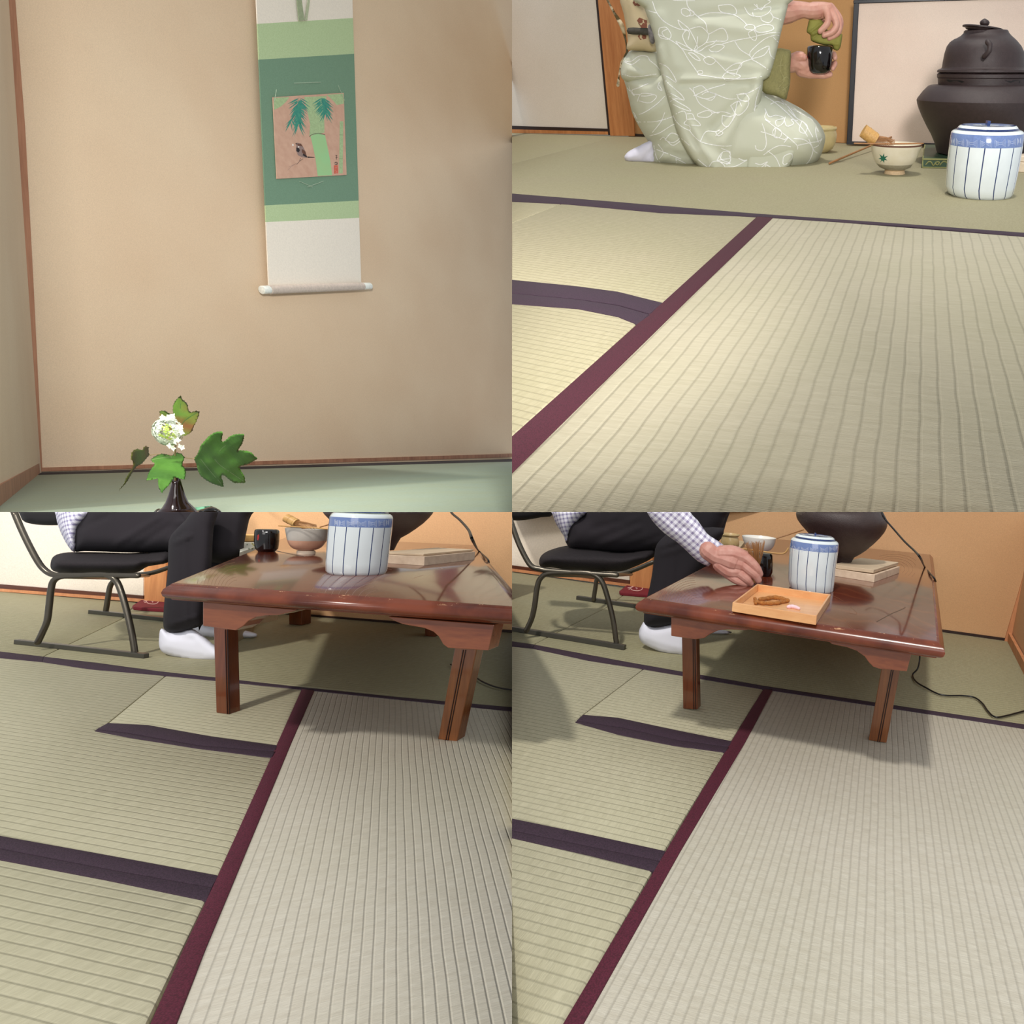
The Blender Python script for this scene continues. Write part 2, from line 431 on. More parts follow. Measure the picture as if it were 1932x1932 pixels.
mat(R4, [(-90, 1184), (560, 1315), (533, 1352), (160, 2000), (-90, 2000)], t4L, 'nearest left tatami mat below the purple border, before the tray table',
    [(strip([(-90, 1184), (0, 1202), (300, 1264), (558, 1318)], [(-90, 1210), (0, 1227), (300, 1295), (538, 1354)]), edge_purple)])
mat(R4, [(985, 667), (1990, 826), (1990, 2000), (150, 2000), (950, 669)], t4R, 'pale lengthwise ribbed mat in front of the tray table',
    [(strip([(948, 668), (825, 868), (580, 1278), (190, 1932), (148, 2000)], [(986, 667), (880, 868), (636, 1278), (268, 1932), (228, 2000)]), edge_red)])
# ---- room of view 3 (bottom left)
t3L = tatami('tatami_cross_b', R3, (0, 1310), (780, 1465), G1, G2, depth=0.34, period=0.014)
t3R = tatami('tatami_long_b', R3, (1185, 670), (665, 1932), W1, W2, depth=0.22, period=0.0113)
t3B = tatami('tatami_back_b', R3, (1140, 662), (1932, 735), (166, 160, 130), (150, 144, 114), depth=0.30)
mat(R3, [(-90, 284), (520, 338), (465, 400), (165, 543), (-90, 515)], t3B, 'green mat by the sliding door behind the chair at the trayless table',
    [(strip([(-90, 515), (165, 545)], [(-90, 540), (160, 565)]), edge_purple)])
mat(R3, [(520, 338), (1990, 458), (1990, 742), (1140, 660), (600, 600), (165, 543), (465, 400)], t3B, 'long green mat reaching under the trayless table',
    [(strip([(165, 545), (380, 570), (600, 600), (1140, 660), (1500, 697), (1990, 741)], [(160, 565), (340, 592), (620, 616), (1140, 669), (1500, 706), (1990, 755)]), edge_purple)])
mat(R3, [(-90, 541), (160, 565), (625, 617), (405, 797), (362, 822), (1030, 925), (825, 1370), (-90, 1203)], t3L, 'wide tatami mat left of the red border before the trayless table\'s chair',
    [(strip([(-90, 1203), (0, 1220), (400, 1292), (825, 1370)], [(-90, 1250), (0, 1268), (400, 1345), (800, 1415)]), edge_purple),
     (strip([(362, 821), (480, 835), (750, 882), (1044, 903)], [(358, 825), (480, 848), (740, 890), (1030, 926)]), edge_purple)])
mat(R3, [(625, 617), (1140, 669), (1045, 882), (405, 797)], t3L, 'small half tatami mat under the front left leg of the trayless table',
    [(strip([(407, 795), (560, 803), (800, 846), (1048, 880)], [(364, 819), (480, 832), (750, 878), (1044, 900)]), edge_purple)])
mat(R3, [(-90, 1251), (800, 1416), (778, 1465), (520, 2000), (-90, 2000)], t3L, 'nearest left tatami mat below the purple border, before the trayless table',
    [(strip([(-90, 1252), (0, 1270), (400, 1347), (800, 1417)], [(-90, 1293), (0, 1310), (400, 1386), (780, 1465)]), edge_purple)])
mat(R3, [(1140, 669), (1990, 757), (1990, 2000), (530, 2000)], t3R, 'pale lengthwise ribbed mat in front of the trayless table',
    [(strip([(1139, 668), (1045, 875), (822, 1370), (690, 1650), (565, 1932), (533, 2000)], [(1187, 670), (1100, 868), (892, 1370), (775, 1650), (665, 1932), (636, 2000)]), edge_red)])
# ---- room of view 2 (top right)
t2L = tatami('tatami_cross_c', R2, (0, 1145), (470, 1222), (184, 175, 146), (165, 156, 126), depth=0.42, period=0.022)
t2R = tatami('tatami_long_c', R2, (985, 818), (0, 1785), (200, 192, 168), (184, 175, 150), depth=0.36, period=0.0327)
t2B = tatami('tatami_back_c', R2, (925, 808), (1932, 878), (166, 158, 128), (147, 140, 110), depth=0.30)
mat(R2, [(-90, 499), (470, 508), (390, 517), (0, 617), (-90, 642)], t2B, 'green tatami mat against the white sliding door behind the kneeling person',
    [])
mat(R2, [(470, 508), (1990, 566), (1990, 882), (925, 806), (0, 729), (-90, 723), (-90, 642), (0, 617), (390, 517)], t2B, 'broad green tatami mat on which the person in the pale green kimono kneels',
    [(strip([(-90, 722), (0, 730), (400, 762), (925, 806), (1500, 846), (1990, 882)], [(-90, 750), (0, 760), (190, 769), (560, 803), (925, 818), (1500, 855), (1990, 897)]), edge_purple2)])
mat(R2, [(-90, 752), (0, 761), (185, 770), (0, 840), (-90, 872)], t2L, 'end of a tatami mat left of the thin seam before the kimono')
mat(R2, [(185, 770), (925, 820), (566, 1142), (0, 1055), (-90, 1042), (-90, 872), (0, 840)], t2L, 'tatami mat between two purple borders left of the red border, before the kimono',
    [(strip([(-90, 1040), (0, 1055), (250, 1080), (400, 1100), (568, 1142)], [(-90, 1092), (0, 1105), (250, 1128), (400, 1150), (525, 1185)]), edge_purple2)])
mat(R2, [(-90, 1094), (0, 1107), (525, 1188), (470, 1222), (-60, 1700), (-90, 1700)], t2L, 'nearest tatami mat at the left of the red border in the kneeling view',
    [(strip([(-90, 1094), (0, 1107), (250, 1130), (400, 1153), (524, 1188)], [(-90, 1132), (0, 1146), (250, 1165), (400, 1195), (472, 1224)]), edge_purple2)])
mat(R2, [(924, 818), (985, 819), (1990, 898), (1990, 2000), (-300, 2000), (-90, 1720)], t2R, 'pale mat with broad lengthwise ribs before the jar on the floor',
    [(strip([(924, 817), (566, 1143), (470, 1224), (0, 1645), (-150, 1780)], [(987, 819), (700, 1095), (400, 1388), (0, 1783), (-150, 1932)]), edge_red2)])
# ---- room of view 1 (top left): the alcove
t1 = tatami('tatami_alcove', R1, (160, 1790), (1932, 1740), (152, 164, 146), (136, 150, 132), period=0.03, depth=0.25, fine=0.7)
mat(R1, [(140, 1790), (1990, 1738), (1990, 2000), (-160, 2000), (-60, 1932)], t1, 'grey green alcove mat below the hanging scroll',
    [(strip([(165, 1778), (1990, 1724)], [(140, 1792), (1990, 1740)]), edge_dark2)])
for R, pl in ((R1, [(120, 1770), (2000, 1715), (2000, 2010), (-400, 2010)]), (R2, [(-100, 495), (2000, 560), (2000, 2010), (-400, 2010)]), (R3, [(-100, 280), (2000, 455), (2000, 2010), (-100, 2010)]), (R4, [(-100, 200), (1880, 484), (1995, 700), (2000, 2010), (-100, 2010)])):
    obj('floor', prism(R, pl, -0.03*R.k, -0.05*R.k), sub_m, R, kind='structure')
# ---- walls
wood_red = wood('dark_red_wood', (98, 52, 34), (66, 34, 24), axis=(1, 0, 0)); wood_tan = wood('post_wood', (206, 142, 88), (172, 108, 62), 0.5, axis=(0, 0, 1), k=1)
wood_tan2 = wood('post_wood_big', (208, 140, 84), (176, 108, 58), 0.5, axis=(0, 0, 1), k=3.2)
wood_pale = wood('alcove_trim_wood', (172, 122, 92), (138, 92, 66), 0.55, axis=(0, 0, 1), k=3)
wood_pale_s = wood('corner_trim_wood', (206, 144, 100), (178, 116, 76), 0.55, axis=(0, 0, 1))
dark_edge = plain('dark_trim', (44, 24, 20), 0.5); door_m = wallmat('door_paper', (230, 219, 204), (222, 210, 192), 1.5)
door_m2 = wallmat('door_paper_big', (242, 232, 220), (232, 220, 204), 4)
# room 4
wall_a = wallmat('sand_wall', (212, 168, 124), (204, 158, 114), 1.0)
w4 = R4.wplane((0, 225), (1880, 488))
obj('wall_back', plate(w4, [(445, 285), (1880, 488), (1990, -80), (445, -60)], 0.03), wall_a, R4, kind='structure')
obj('door_1', plate(w4, [(-90, 200), (443, 258), (443, -60), (-90, -60)], 0.02, 0.004), door_m, R4, kind='structure')
obj('trim_1', plate(w4, [(-90, 190), (443, 258), (443, 272), (-90, 202)], 0.03, 0.012), wood_red, R4, kind='structure')
obj('trim_2', plate(w4, [(-90, 202), (455, 274), (455, 284), (-90, 212)], 0.03, 0.016), wood_pale_s, R4, kind='structure')
obj('trim_3', plate(w4, [(446, 290), (530, 300), (530, -60), (446, -60)], 0.03, 0.02), wood_tan, R4, kind='structure')
obj('trim_4', plate(w4, [(530, 292), (1885, 480), (1885, 490), (530, 302)], 0.02, 0.006), dark_edge, R4, kind='structure')
obj('trim_5', plate(w4, [(1858, 489), (1884, 493), (1960, 230), (1934, 230)], 0.03, 0.012), wood_pale_s, R4, kind='structure')
w4r = R4.wplane((1880, 488), (1990, 700))
_a, _b = w4(1880, 488), w4(1990, -80); _d = R4.flo(2100, 912)-_a
obj('wall_right', prism3([_a, _a+_d, _b+_d, _b], Vector((0.03, 0, 0))), wall_a, R4, kind='structure')
obj('baseboard_right', prism3([R4.flo(1880, 488), R4.flo(2100, 912), R4.flo(2100, 912)+Vector((0, 0, .035)), R4.flo(1880, 488)+Vector((0, 0, .035))], Vector((-0.012, 0, 0))), wood_pale_s, R4, kind='structure')
# room 3
w3 = R3.wplane((0, 298), (1932, 455))
obj('wall_back', plate(w3, [(540, 345), (2000, 460), (2000, -60), (540, -60)], 0.03), wall_a, R3, kind='structure')
obj('door_2', plate(w3, [(-90, 276), (540, 316), (540, -60), (-90, -60)], 0.02, 0.004), door_m, R3, kind='structure')
obj('trim_6', plate(w3, [(-90, 266), (540, 316), (540, 329), (-90, 283)], 0.03, 0.012), wood_red, R3, kind='structure')
obj('trim_7', plate(w3, [(-90, 283), (545, 329), (545, 341), (-90, 293)], 0.03, 0.016), wood_pale_s, R3, kind='structure')
obj('trim_8', plate(w3, [(545, 345), (626, 352), (626, -60), (545, -60)], 0.03, 0.02), wood_tan, R3, kind='structure')
obj('trim_9', plate(w3, [(626, 345), (2000, 452), (2000, 461), (626, 353)], 0.02, 0.006), dark_edge, R3, kind='structure')
# room 2
wall_b = wallmat('sand_wall_big', (196, 150, 100), (188, 140, 90), 3.2)
w2 = R2.wplane((0, 501), (1932, 562)); K2 = 3.2
obj('wall_back', plate(w2, [(440, 516), (1998, 565), (1998, -60), (440, -60)], 0.1), wall_b, R2, kind='structure')
obj('door_3', plate(w2, [(-90, 474), (364, 486), (318, 0), (314, -60), (-90, -60)], 0.06, 0.015), door_m2, R2, kind='structure')
obj('trim_10', plate(w2, [(-90, 472), (366, 486), (366, 497), (-90, 486)], 0.08, 0.04), dark_edge, R2, kind='structure')
obj('trim_11', plate(w2, [(-90, 486), (372, 497), (372, 508), (-90, 500)], 0.08, 0.05), wood_tan2, R2, kind='structure')
obj('trim_12', plate(w2, [(363, 510), (371, 510), (324, 0), (318, -60), (311, -60), (316, 0)], 0.08, 0.05), dark_edge, R2, kind='structure')
obj('trim_13', plate(w2, [(371, 512), (462, 513), (432, 0), (430, -60), (318, -60), (324, 0)], 0.08, 0.06), wood_tan2, R2, kind='structure')
obj('trim_14', plate(w2, [(462, 505), (1280, 541), (1280, 549), (462, 514)], 0.05, 0.02), dark_edge, R2, kind='structure')
# room 1
wall_c = wallmat('alcove_wall', (226, 202, 172), (220, 193, 162), 3.0)
w1 = R1.wplane((160, 1782), (1932, 1732))
A1 = R1.flo(156, 1782)
obj('wall_back', plate(w1, [(130, 1784), (2000, 1730), (2000, -60), (20, -60)], 0.1), wall_c, R1, kind='structure')
obj('trim_15', plate(w1, [(134, 1768), (160, 1768), (126, 1060), (95, 480), (58, 0), (54, -60), (18, -60), (22, 0), (50, 380), (102, 1060)], 0.1, 0.06), wood_pale, R1, kind='structure')
obj('trim_16', plate(w1, [(150, 1765), (2000, 1710), (2000, 1723), (150, 1779)], 0.08, 0.035), wood_pale, R1, kind='structure')
# left wall: from the corner towards the viewer
B1 = R1.flo(-40, 1932); C1 = A1+(B1-A1)*1.03
up = lambda x, y: w1(x, y)
TL = w1(30, -60)
top2 = TL + (C1-A1)
obj('wall_left', prism3([A1, C1, top2+Vector((0, 0, 1)), TL], Vector((-0.1, 0, 0))), wall_c, R1, kind='structure')
obj('baseboard_left', prism3([A1+Vector((0.02, -.02, 0)), C1+Vector((0.02, 0, 0)), C1+Vector((0.02, 0, .12)), A1+Vector((0.02, -.02, .12))], Vector((-0.08, 0, 0))), wood_pale, R1, kind='structure')
# ================================================================ VIEW 1: alcove with scroll and flower
paper_w = plain('scroll_paper', (236, 228, 214), 0.9, 0.05, 40); silk_lg = plain('scroll_silk_pale_green', (184, 204, 160), 0.8, 0.1, 60, c2=(168, 190, 144))
silk_dg = plain('scroll_silk_green', (116, 148, 124), 0.8, 0.1, 60, c2=(106, 138, 114)); ink = plain('ink', (40, 34, 38), 0.8)
motif = plain('scroll_motif', (124, 158, 134), 0.8); pt_bg = plain('painting_ground', (206, 168, 146), 0.9, 0.1, 9, c2=(194, 154, 132))
pt_teal = plain('painting_teal', (70, 150, 126), 0.9, c2=(52, 128, 118), scale=20); pt_green = plain('painting_bamboo', (150, 202, 146), 0.9, c2=(160, 196, 140), scale=3)
pt_pale = plain('painting_pale_green', (172, 196, 148), 0.9); pt_brown = plain('painting_brown', (110, 74, 60), 0.9); pt_grey = plain('painting_grey', (150, 128, 122), 0.9)
pt_white = plain('painting_white', (240, 232, 224), 0.9); pt_red = plain('painting_red', (216, 104, 84), 0.9)
sc_roll = plain('scroll_roller', (206, 192, 180), 0.7); knob_w = plain('scroll_knob', (236, 240, 234), 0.3)
k1 = R1.k
base1 = w1(1180, 1082, 0.2)
scroll = thing('hanging_scroll', base1, R1, 'tall green and white hanging scroll with a sparrow and bamboo painting, on the alcove wall', 'hanging scroll')
def sx(y): return 968 + (1015-968)*y/1080.0, 1330 + (1363-1330)*y/1068.0
bands = [(-60, -60, 90, 68, paper_w), (90, 68, 225, 203, silk_lg), (225, 203, 775, 757, silk_dg), (775, 757, 838, 822, silk_lg), (838, 822, 1086, 1072, paper_w)]
for yl0, yr0, yl1, yr1, m_ in bands:
    poly = [(sx(yl0)[0], yl0), (sx(yr0)[1], yr0), (sx(yr1)[1], yr1), (sx(yl1)[0], yl1)]
    pb = plate(w1, poly, 0.02, 0.10); ms = [m_, motif]
    if m_ is silk_dg:
        ls = []
        for i in range(170):
            cx_ = random.uniform(985, 1345); cy_ = random.uniform(230, 760); r_ = random.uniform(3, 7)
            ls.append([(cx_+r_*math.cos(a)*random.uniform(.7, 1.2), cy_+r_*math.sin(a)) for a in (0, 1.2, 2.5, 4.2, 5.6)])
        ls = [l for l in ls if min(p[0] for p in l) > sx(l[0][1])[0]+5 and max(p[0] for p in l) < sx(l[0][1])[1]-5]
        strokes(pb, R1, ls, 0.8, 1, 0.3, 3)
    obj('scroll_panel', pb, ms, R1, parent=scroll)
pc = [(1030, 367), (1297, 350), (1308, 660), (1045, 675)]
pm = plate(w1, pc, 0.015, 0.125)
bv = BVHTree.FromPolygons([tuple(v) for v in pm.v], pm.f)
def Z(pts): return [(1010+x/5.084, 320+y/5.084) for x, y in pts]     # coordinates of the close-up of the painting
def fs(pts, mi, off=0.3): fillstroke(pm, R1, Z(pts), mi, off, bv)
def ss(lines, wd, mi, off=0.5): strokes(pm, R1, [Z(l) for l in lines], wd, mi, off, 4, bv)
fs([(115, 252), (420, 235), (350, 330), (250, 420), (125, 480)], 3, 0.2)
fs([(1130, 190), (1450, 172), (1460, 360), (1330, 390), (1250, 300)], 3, 0.2)
fs([(700, 235), (1130, 215), (1085, 600), (1090, 920), (800, 980), (815, 760)], 3, 0.25)
fs([(820, 985), (960, 935), (1100, 965), (1140, 1150), (1200, 1450), (1240, 1735), (960, 1748), (915, 1400), (850, 1100)], 2, 0.3)
fs([(1385, 700), (1450, 700), (1440, 1700), (1370, 1700)], 3, 0.3)
ss([[(800, 1000), (850, 955), (960, 935), (1080, 950), (1100, 970)]], 1.6, 8)
ss([[(1370, 962), (1450, 965)], [(1370, 1418), (1440, 1415)]], 0.7, 8)
lv = []
def frond(spine, n, L, spread):
    for i in range(n):
        t = i/(n-1); j = t*(len(spine)-1); a = int(min(j, len(spine)-2)); u = j-a
        x = spine[a][0]*(1-u)+spine[a+1][0]*u; y = spine[a][1]*(1-u)+spine[a+1][1]*u
        for sg in (-1, 1):
            an = PI/2 + sg*(spread*(1-t*0.6)+random.uniform(-.2, .2)); l_ = L*random.uniform(0.7, 1.15)
            ex, ey = x+math.cos(an)*l_, y+math.sin(an)*l_
            nx, ny = -math.sin(an)*11, math.cos(an)*11
            if min(ex, x) < 125 or max(ex, x) > 1440 or y < 240: continue
            mx, my = (x*.6+ex*.4), (y*.6+ey*.4)
            fs([(x, y), (mx+nx, my+ny), (ex, ey), (mx-nx, my-ny)], 1, 0.35+0.01*(len(pm.v) % 13))
frond([(610, 245), (590, 400), (580, 560), (590, 760)], 28, 250, 1.0)
frond([(520, 600), (440, 690)], 9, 220, 0.9)
frond([(1050, 245), (1080, 380), (1110, 520)], 20, 250, 1.0)
fs([(600, 300), (660, 300), (640, 760), (570, 760), (520, 500)], 1, 0.4); fs([(1030, 260), (1100, 260), (1160, 520), (1080, 600)], 1, 0.4)
fs([(548, 1140), (570, 1110), (640, 1130), (685, 1200), (730, 1290), (755, 1385), (740, 1400), (660, 1390), (580, 1350), (545, 1260)], 6, 0.5)
fs([(552, 1200), (600, 1215), (620, 1260), (590, 1300), (550, 1270)], 8, 0.6); fs([(565, 1125), (640, 1130), (680, 1190), (640, 1175), (575, 1165)], 5, 0.6)
fs([(660, 1230), (720, 1270), (755, 1385), (700, 1350), (655, 1290)], 5, 0.62); fs([(690, 1320), (755, 1370), (760, 1400), (665, 1350)], 8, 0.7)
fs([(580, 1175), (610, 1185), (600, 1210), (580, 1200)], 7, 0.8); fs([(760, 1375), (895, 1385), (900, 1398), (770, 1402)], 8, 0.6)
fs([(470, 1135), (498, 1135), (500, 1170), (470, 1172)], 7, 0.4); fs([(555, 1110), (530, 1130), (560, 1150)], 8, 0.7)
ss([[(635, 1405), (600, 1480), (555, 1530)], [(680, 1420), (615, 1465)]], 1.2, 8); ss([[(560, 1500), (470, 1560), (380, 1640)], [(540, 1515), (400, 1580)]], 0.8, 6)
ss([[(1300, 1350), (1330, 1360), (1310, 1395), (1340, 1395)], [(1318, 1395), (1320, 1435)], [(1275, 1505), (1320, 1485), (1340, 1510), (1320, 1535), (1285, 1520)], [(1300, 1480), (1330, 1535)]], 1.8, 8)
fs([(1270, 1545), (1345, 1545), (1350, 1700), (1275, 1705)], 4, 0.45)
ss([[(1285, 1650), (1330, 1660), (1300, 1690), (1335, 1695)], [(1310, 1560), (1310, 1630)], [(1290, 1590), (1335, 1585)]], 0.9, 0, 0.7)
obj('painting', pm, [pt_bg, pt_teal, pt_green, pt_pale, pt_red, pt_brown, pt_grey, pt_white, ink], R1, parent=scroll)
thm = plain('thread', (176, 196, 170), 0.8)
for a, b in (((1036, 382), (1043, 338)), ((1301, 380), (1276, 322)), ((1130, 684), (1180, 706)), ((1220, 684), (1160, 706)), ((1110, 314), (1210, 310))):
    obj('thread', tube([w1(*a, 0.135), w1(*b, 0.135)], 0.004, 6), thm, R1, parent=scroll)


obj('hanging_ribbon', plate(w1, [(1115, -60), (1131, -60), (1149, 76), (1128, 79)], 0.012, 0.13), plain('scroll_ribbon', (160, 172, 138), 0.8), R1, parent=scroll)
obj('hanging_ribbon', plate(w1, [(1172, -60), (1178, -60), (1160, 76), (1150, 77)], 0.012, 0.13), plain('scroll_ribbon_b', (184, 192, 160), 0.8), R1, parent=scroll)
rr = 14*R1.px(base1.y)
def flatcyl(a, b, r, seg=24):
    d = (b-a).normalized(); u = Vector((0, 0, 1)); u = (u-d*u.dot(d)).normalized(); v = d.cross(u)
    vs = [p+u*math.cos(2*PI*i/seg)*r+v*math.sin(2*PI*i/seg)*r for p in (a, b) for i in range(seg)]
    fs_ = [(i, (i+1) % seg, seg+(i+1) % seg, seg+i) for i in range(seg)]+[tuple(range(seg)), tuple(range(seg, 2*seg))]
    return MB().add(vs, fs_)
ro = obj('roller', flatcyl(w1(1016, 1093, .17), w1(1367, 1080, .17), rr*1.12), sc_roll, R1, parent=scroll, smooth='auto')
obj('knob', flatcyl(w1(987, 1094, .17), w1(1016, 1093, .17), rr), knob_w, R1, parent=ro, smooth='auto', bevel=0.008)
obj('knob', flatcyl(w1(1367, 1080, .17), w1(1396, 1079, .17), rr), knob_w, R1, parent=ro, smooth='auto', bevel=0.008)
# ---- vase, tray, flower
glaze = plain('vase_glaze', (44, 20, 22), 0.12, coat=0.5)
Yv = R1.flo(665, 1990).y
vb = lathe(R1, (665, 2040, 40), [(2000, 590, 745), (1960, 590, 745), (1932, 608, 728), (1915, 626, 716), (1895, 635, 700), (1870, 642, 692), (1830, 651, 682), (1803, 655, 676)], 40, inner=[(1806, 658, 673), (1850, 660, 671)])
tray_z = 0.0
Yv = vb.Y
tagset(obj('flower_vase', vb, glaze, R1, smooth=True), 'dark glazed bottle vase with a slim neck holding the white flower', 'vase')
lac = plain('black_lacquer', (14, 12, 14), 0.15)
tr = inflate(R1, [(570, 1950), (584, 1928), (600, 1918), (616, 1926), (640, 1926), (710, 1926), (745, 1926), (790, 1912), (802, 1911), (830, 1925), (845, 1950), (830, 1975), (590, 1975)], Yv+0.25, 30, 8, 10, smooth=2)
tagset(obj('flower_tray', tr, lac, R1, smooth=True), 'black lacquer tray behind the base of the dark bottle vase', 'tray')
lf = inflate(R1, [(718, 1920), (740, 1914), (800, 1909), (788, 1918), (760, 1930), (722, 1940), (700, 1945), (650, 1930), (660, 1922)], Yv+0.42, 12, 6, 8, smooth=2)
tagset(obj('green_cloth', lf, plain('mint_cloth', (130, 196, 156), 0.7), R1, smooth=True), 'small mint green cloth on the black tray behind the vase', 'cloth')
def LZ(pts): return [(400+x/3.22, 1440+y/3.22) for x, y in pts]       # coordinates of the flower close-up
def leafmat(name, c, c2):
    s = NT(name); n1 = s.ramp(s.noise(3.5, 3), 0.4, 0.62)
    s.col(s.mix(n1, lin(c), lin(c2))); s.b.inputs['Roughness'].default_value = 0.7; s.b.inputs['Specular IOR Level'].default_value = 0.25
    s.bump(s.noise(40, 3), 0.25, 0.01); return s.m
lm1 = leafmat('leaf_green', (84, 134, 48), (62, 108, 38)); lm2 = leafmat('leaf_red_green', (74, 102, 32), (104, 70, 34)); lm3 = leafmat('leaf_dark', (80, 100, 32), (92, 80, 34))
vein = plain('leaf_vein', (120, 156, 84), 0.6); veind = plain('leaf_vein_dark', (50, 88, 30), 0.6)
br = thing('hydrangea_branch', R1.at(665, 1810, Yv), R1, 'white oakleaf hydrangea flower with four lobed green leaves standing in the dark vase', 'flower')
def teeth(P, amp=2.2):
    out = []
    for i in range(len(P)):
        a = P[i]; b = P[(i+1) % len(P)]; L = math.hypot(b[0]-a[0], b[1]-a[1]); n = max(1, int(L/9))
        for j in range(n):
            t = j/n; out.append((a[0]+(b[0]-a[0])*t, a[1]+(b[1]-a[1])*t))
            t2 = (j+0.75)/n; nx = (b[1]-a[1])/max(L, 1e-3); ny = -(b[0]-a[0])/max(L, 1e-3)
            out.append((a[0]+(b[0]-a[0])*t2+nx*amp, a[1]+(b[1]-a[1])*t2+ny*amp))
    return out
def leaf(P, Yoff, slope, m, veins, vm=1):
    c = (sum(p[0] for p in P)/len(P), sum(p[1] for p in P)/len(P))
    Yf = lambda x, y: Yv+Yoff+slope[0]*(x-c[0])+slope[1]*(y-c[1])+0.012*math.sin(x/17.0)*math.cos(y/13.0)
    fo = [(v[i][0], v[i][1], v[i+1][0], v[i+1][1], 5, -3) for v in veins for i in range(len(v)-1)]
    mb = inflate(R1, teeth(P), Yf, 1.6, 2, 7, smooth=1, folds=fo, thin=True)
    strokes(mb, R1, veins, 2.2, 1, 1.6, 4)
    return obj('leaf', mb, [m, vein if vm else veind], R1, parent=br, smooth=True)
L1 = LZ([(910, 160), (880, 185), (835, 235), (810, 290), (808, 340), (812, 390), (770, 385), (720, 350), (680, 348), (643, 358), (650, 400), (665, 450), (700, 520), (780, 600), (860, 660), (900, 670), (960, 662), (1010, 640), (1055, 600), (1065, 560), (1100, 490), (1130, 420), (1143, 365), (1100, 348), (1060, 360), (1030, 370), (1003, 340), (1000, 290), (985, 260), (955, 230), (930, 215)])
leaf(L1, 0.15, (0.001, -0.002), lm2, [LZ([(905, 660), (900, 450), (905, 200)]), LZ([(900, 560), (960, 470), (1110, 370)]), LZ([(900, 520), (800, 440), (660, 370)])], 0)
L2 = LZ([(1070, 935), (1110, 890), (1135, 830), (1150, 780), (1200, 720), (1250, 665), (1320, 620), (1370, 608), (1415, 610), (1412, 660), (1400, 710), (1415, 740), (1450, 720), (1500, 670), (1560, 645), (1630, 638), (1678, 642), (1670, 700), (1650, 760), (1610, 815), (1600, 840), (1650, 838), (1720, 845), (1775, 870), (1800, 905), (1840, 935), (1790, 965), (1730, 1000), (1650, 1020), (1612, 1035), (1640, 1090), (1680, 1150), (1690, 1228), (1620, 1230), (1560, 1230), (1500, 1190), (1450, 1145), (1420, 1130), (1400, 1140), (1400, 1170), (1420, 1220), (1425, 1278), (1350, 1255), (1280, 1230), (1210, 1190), (1150, 1140), (1120, 1080), (1100, 1000)])
leaf(L2, -0.1, (-0.002, 0.002), lm1, [LZ([(1075, 938), (1320, 942), (1560, 938), (1820, 936)]), LZ([(1320, 942), (1400, 820), (1480, 760), (1660, 650)]), LZ([(1320, 942), (1380, 1010), (1480, 1080), (1670, 1210)]), LZ([(1150, 940), (1260, 800), (1400, 640)]), LZ([(1150, 940), (1260, 1080), (1400, 1240)])])
L3 = LZ([(795, 900), (740, 880), (680, 870), (630, 885), (580, 910), (535, 950), (560, 975), (590, 1000), (560, 1040), (510, 1110), (485, 1205), (540, 1200), (625, 1180), (630, 1240), (640, 1300), (680, 1365), (710, 1320), (760, 1270), (800, 1220), (840, 1165), (890, 1180), (960, 1195), (975, 1110), (970, 1060), (930, 1010), (945, 960), (960, 920), (925, 875), (870, 858), (830, 865)])
leaf(L3, -0.35, (0.001, -0.004), lm1, [LZ([(795, 905), (770, 1000), (700, 1160), (680, 1350)]), LZ([(790, 930), (640, 1040), (500, 1190)]), LZ([(790, 920), (850, 1020), (950, 1180)]), LZ([(790, 915), (660, 930), (550, 950)])])
L4 = LZ([(535, 890), (520, 850), (525, 800), (490, 775), (455, 790), (440, 830), (385, 812), (340, 825), (305, 860), (297, 940), (325, 975), (325, 1030), (290, 1090), (240, 1170), (215, 1240), (165, 1300), (158, 1332), (190, 1295), (232, 1250), (265, 1210), (300, 1150), (340, 1080), (380, 1030), (440, 1000), (490, 940)])
leaf(L4, -0.05, (0.006, 0.0), lm3, [LZ([(535, 890), (420, 960), (340, 1050), (240, 1210)])], 0)
def P3(pts, Y, r): return [R1.at(400+x/3.22, 1440+y/3.22, Y) for x, y in pts]
st = tube(catmull(P3([(840, 1200), (838, 1000), (842, 830), (850, 700), (860, 620)], Yv-0.1, 0), False, 4), 2.6*R1.px(Yv), 8)
for l in ([(838, 905), (700, 880), (600, 885), (530, 895)], [(840, 900), (960, 925), (1075, 938)], [(850, 740), (880, 700), (905, 660)]):
    st.merge(tube(catmull(P3(l, Yv-0.05, 0), False, 4), 1.5*R1.px(Yv), 6))
obj('stem', st, plain('stem', (148, 128, 84), 0.6), R1, parent=br, smooth=True)
petw = plain('petal_white', (214, 222, 200), 0.6, 0.04); petg = plain('floret_green', (170, 190, 84), 0.6, c2=(120, 150, 44))
fl = MB()
def floret(c, r, nrm, mi):
    a = nrm.cross(Vector((0, 0, 1)) if abs(nrm.z) < .9 else Vector((1, 0, 0))).normalized(); b = nrm.cross(a); ph = random.uniform(0, 1.5)
    for i in range(4):
        t = ph+i*PI/2; d1 = a*math.cos(t)+b*math.sin(t); d2 = -a*math.sin(t)+b*math.cos(t)
        fl.add([c, c+d1*r*0.5+d2*r*0.42+nrm*r*.12, c+d1*r*1.05+nrm*r*.05, c+d1*r*0.5-d2*r*0.42+nrm*r*.12], [(0, 1, 2, 3)], mi)
pxv = R1.px(Yv, 640, 1630)
C0 = R1.at(634, 1627, Yv-0.25)
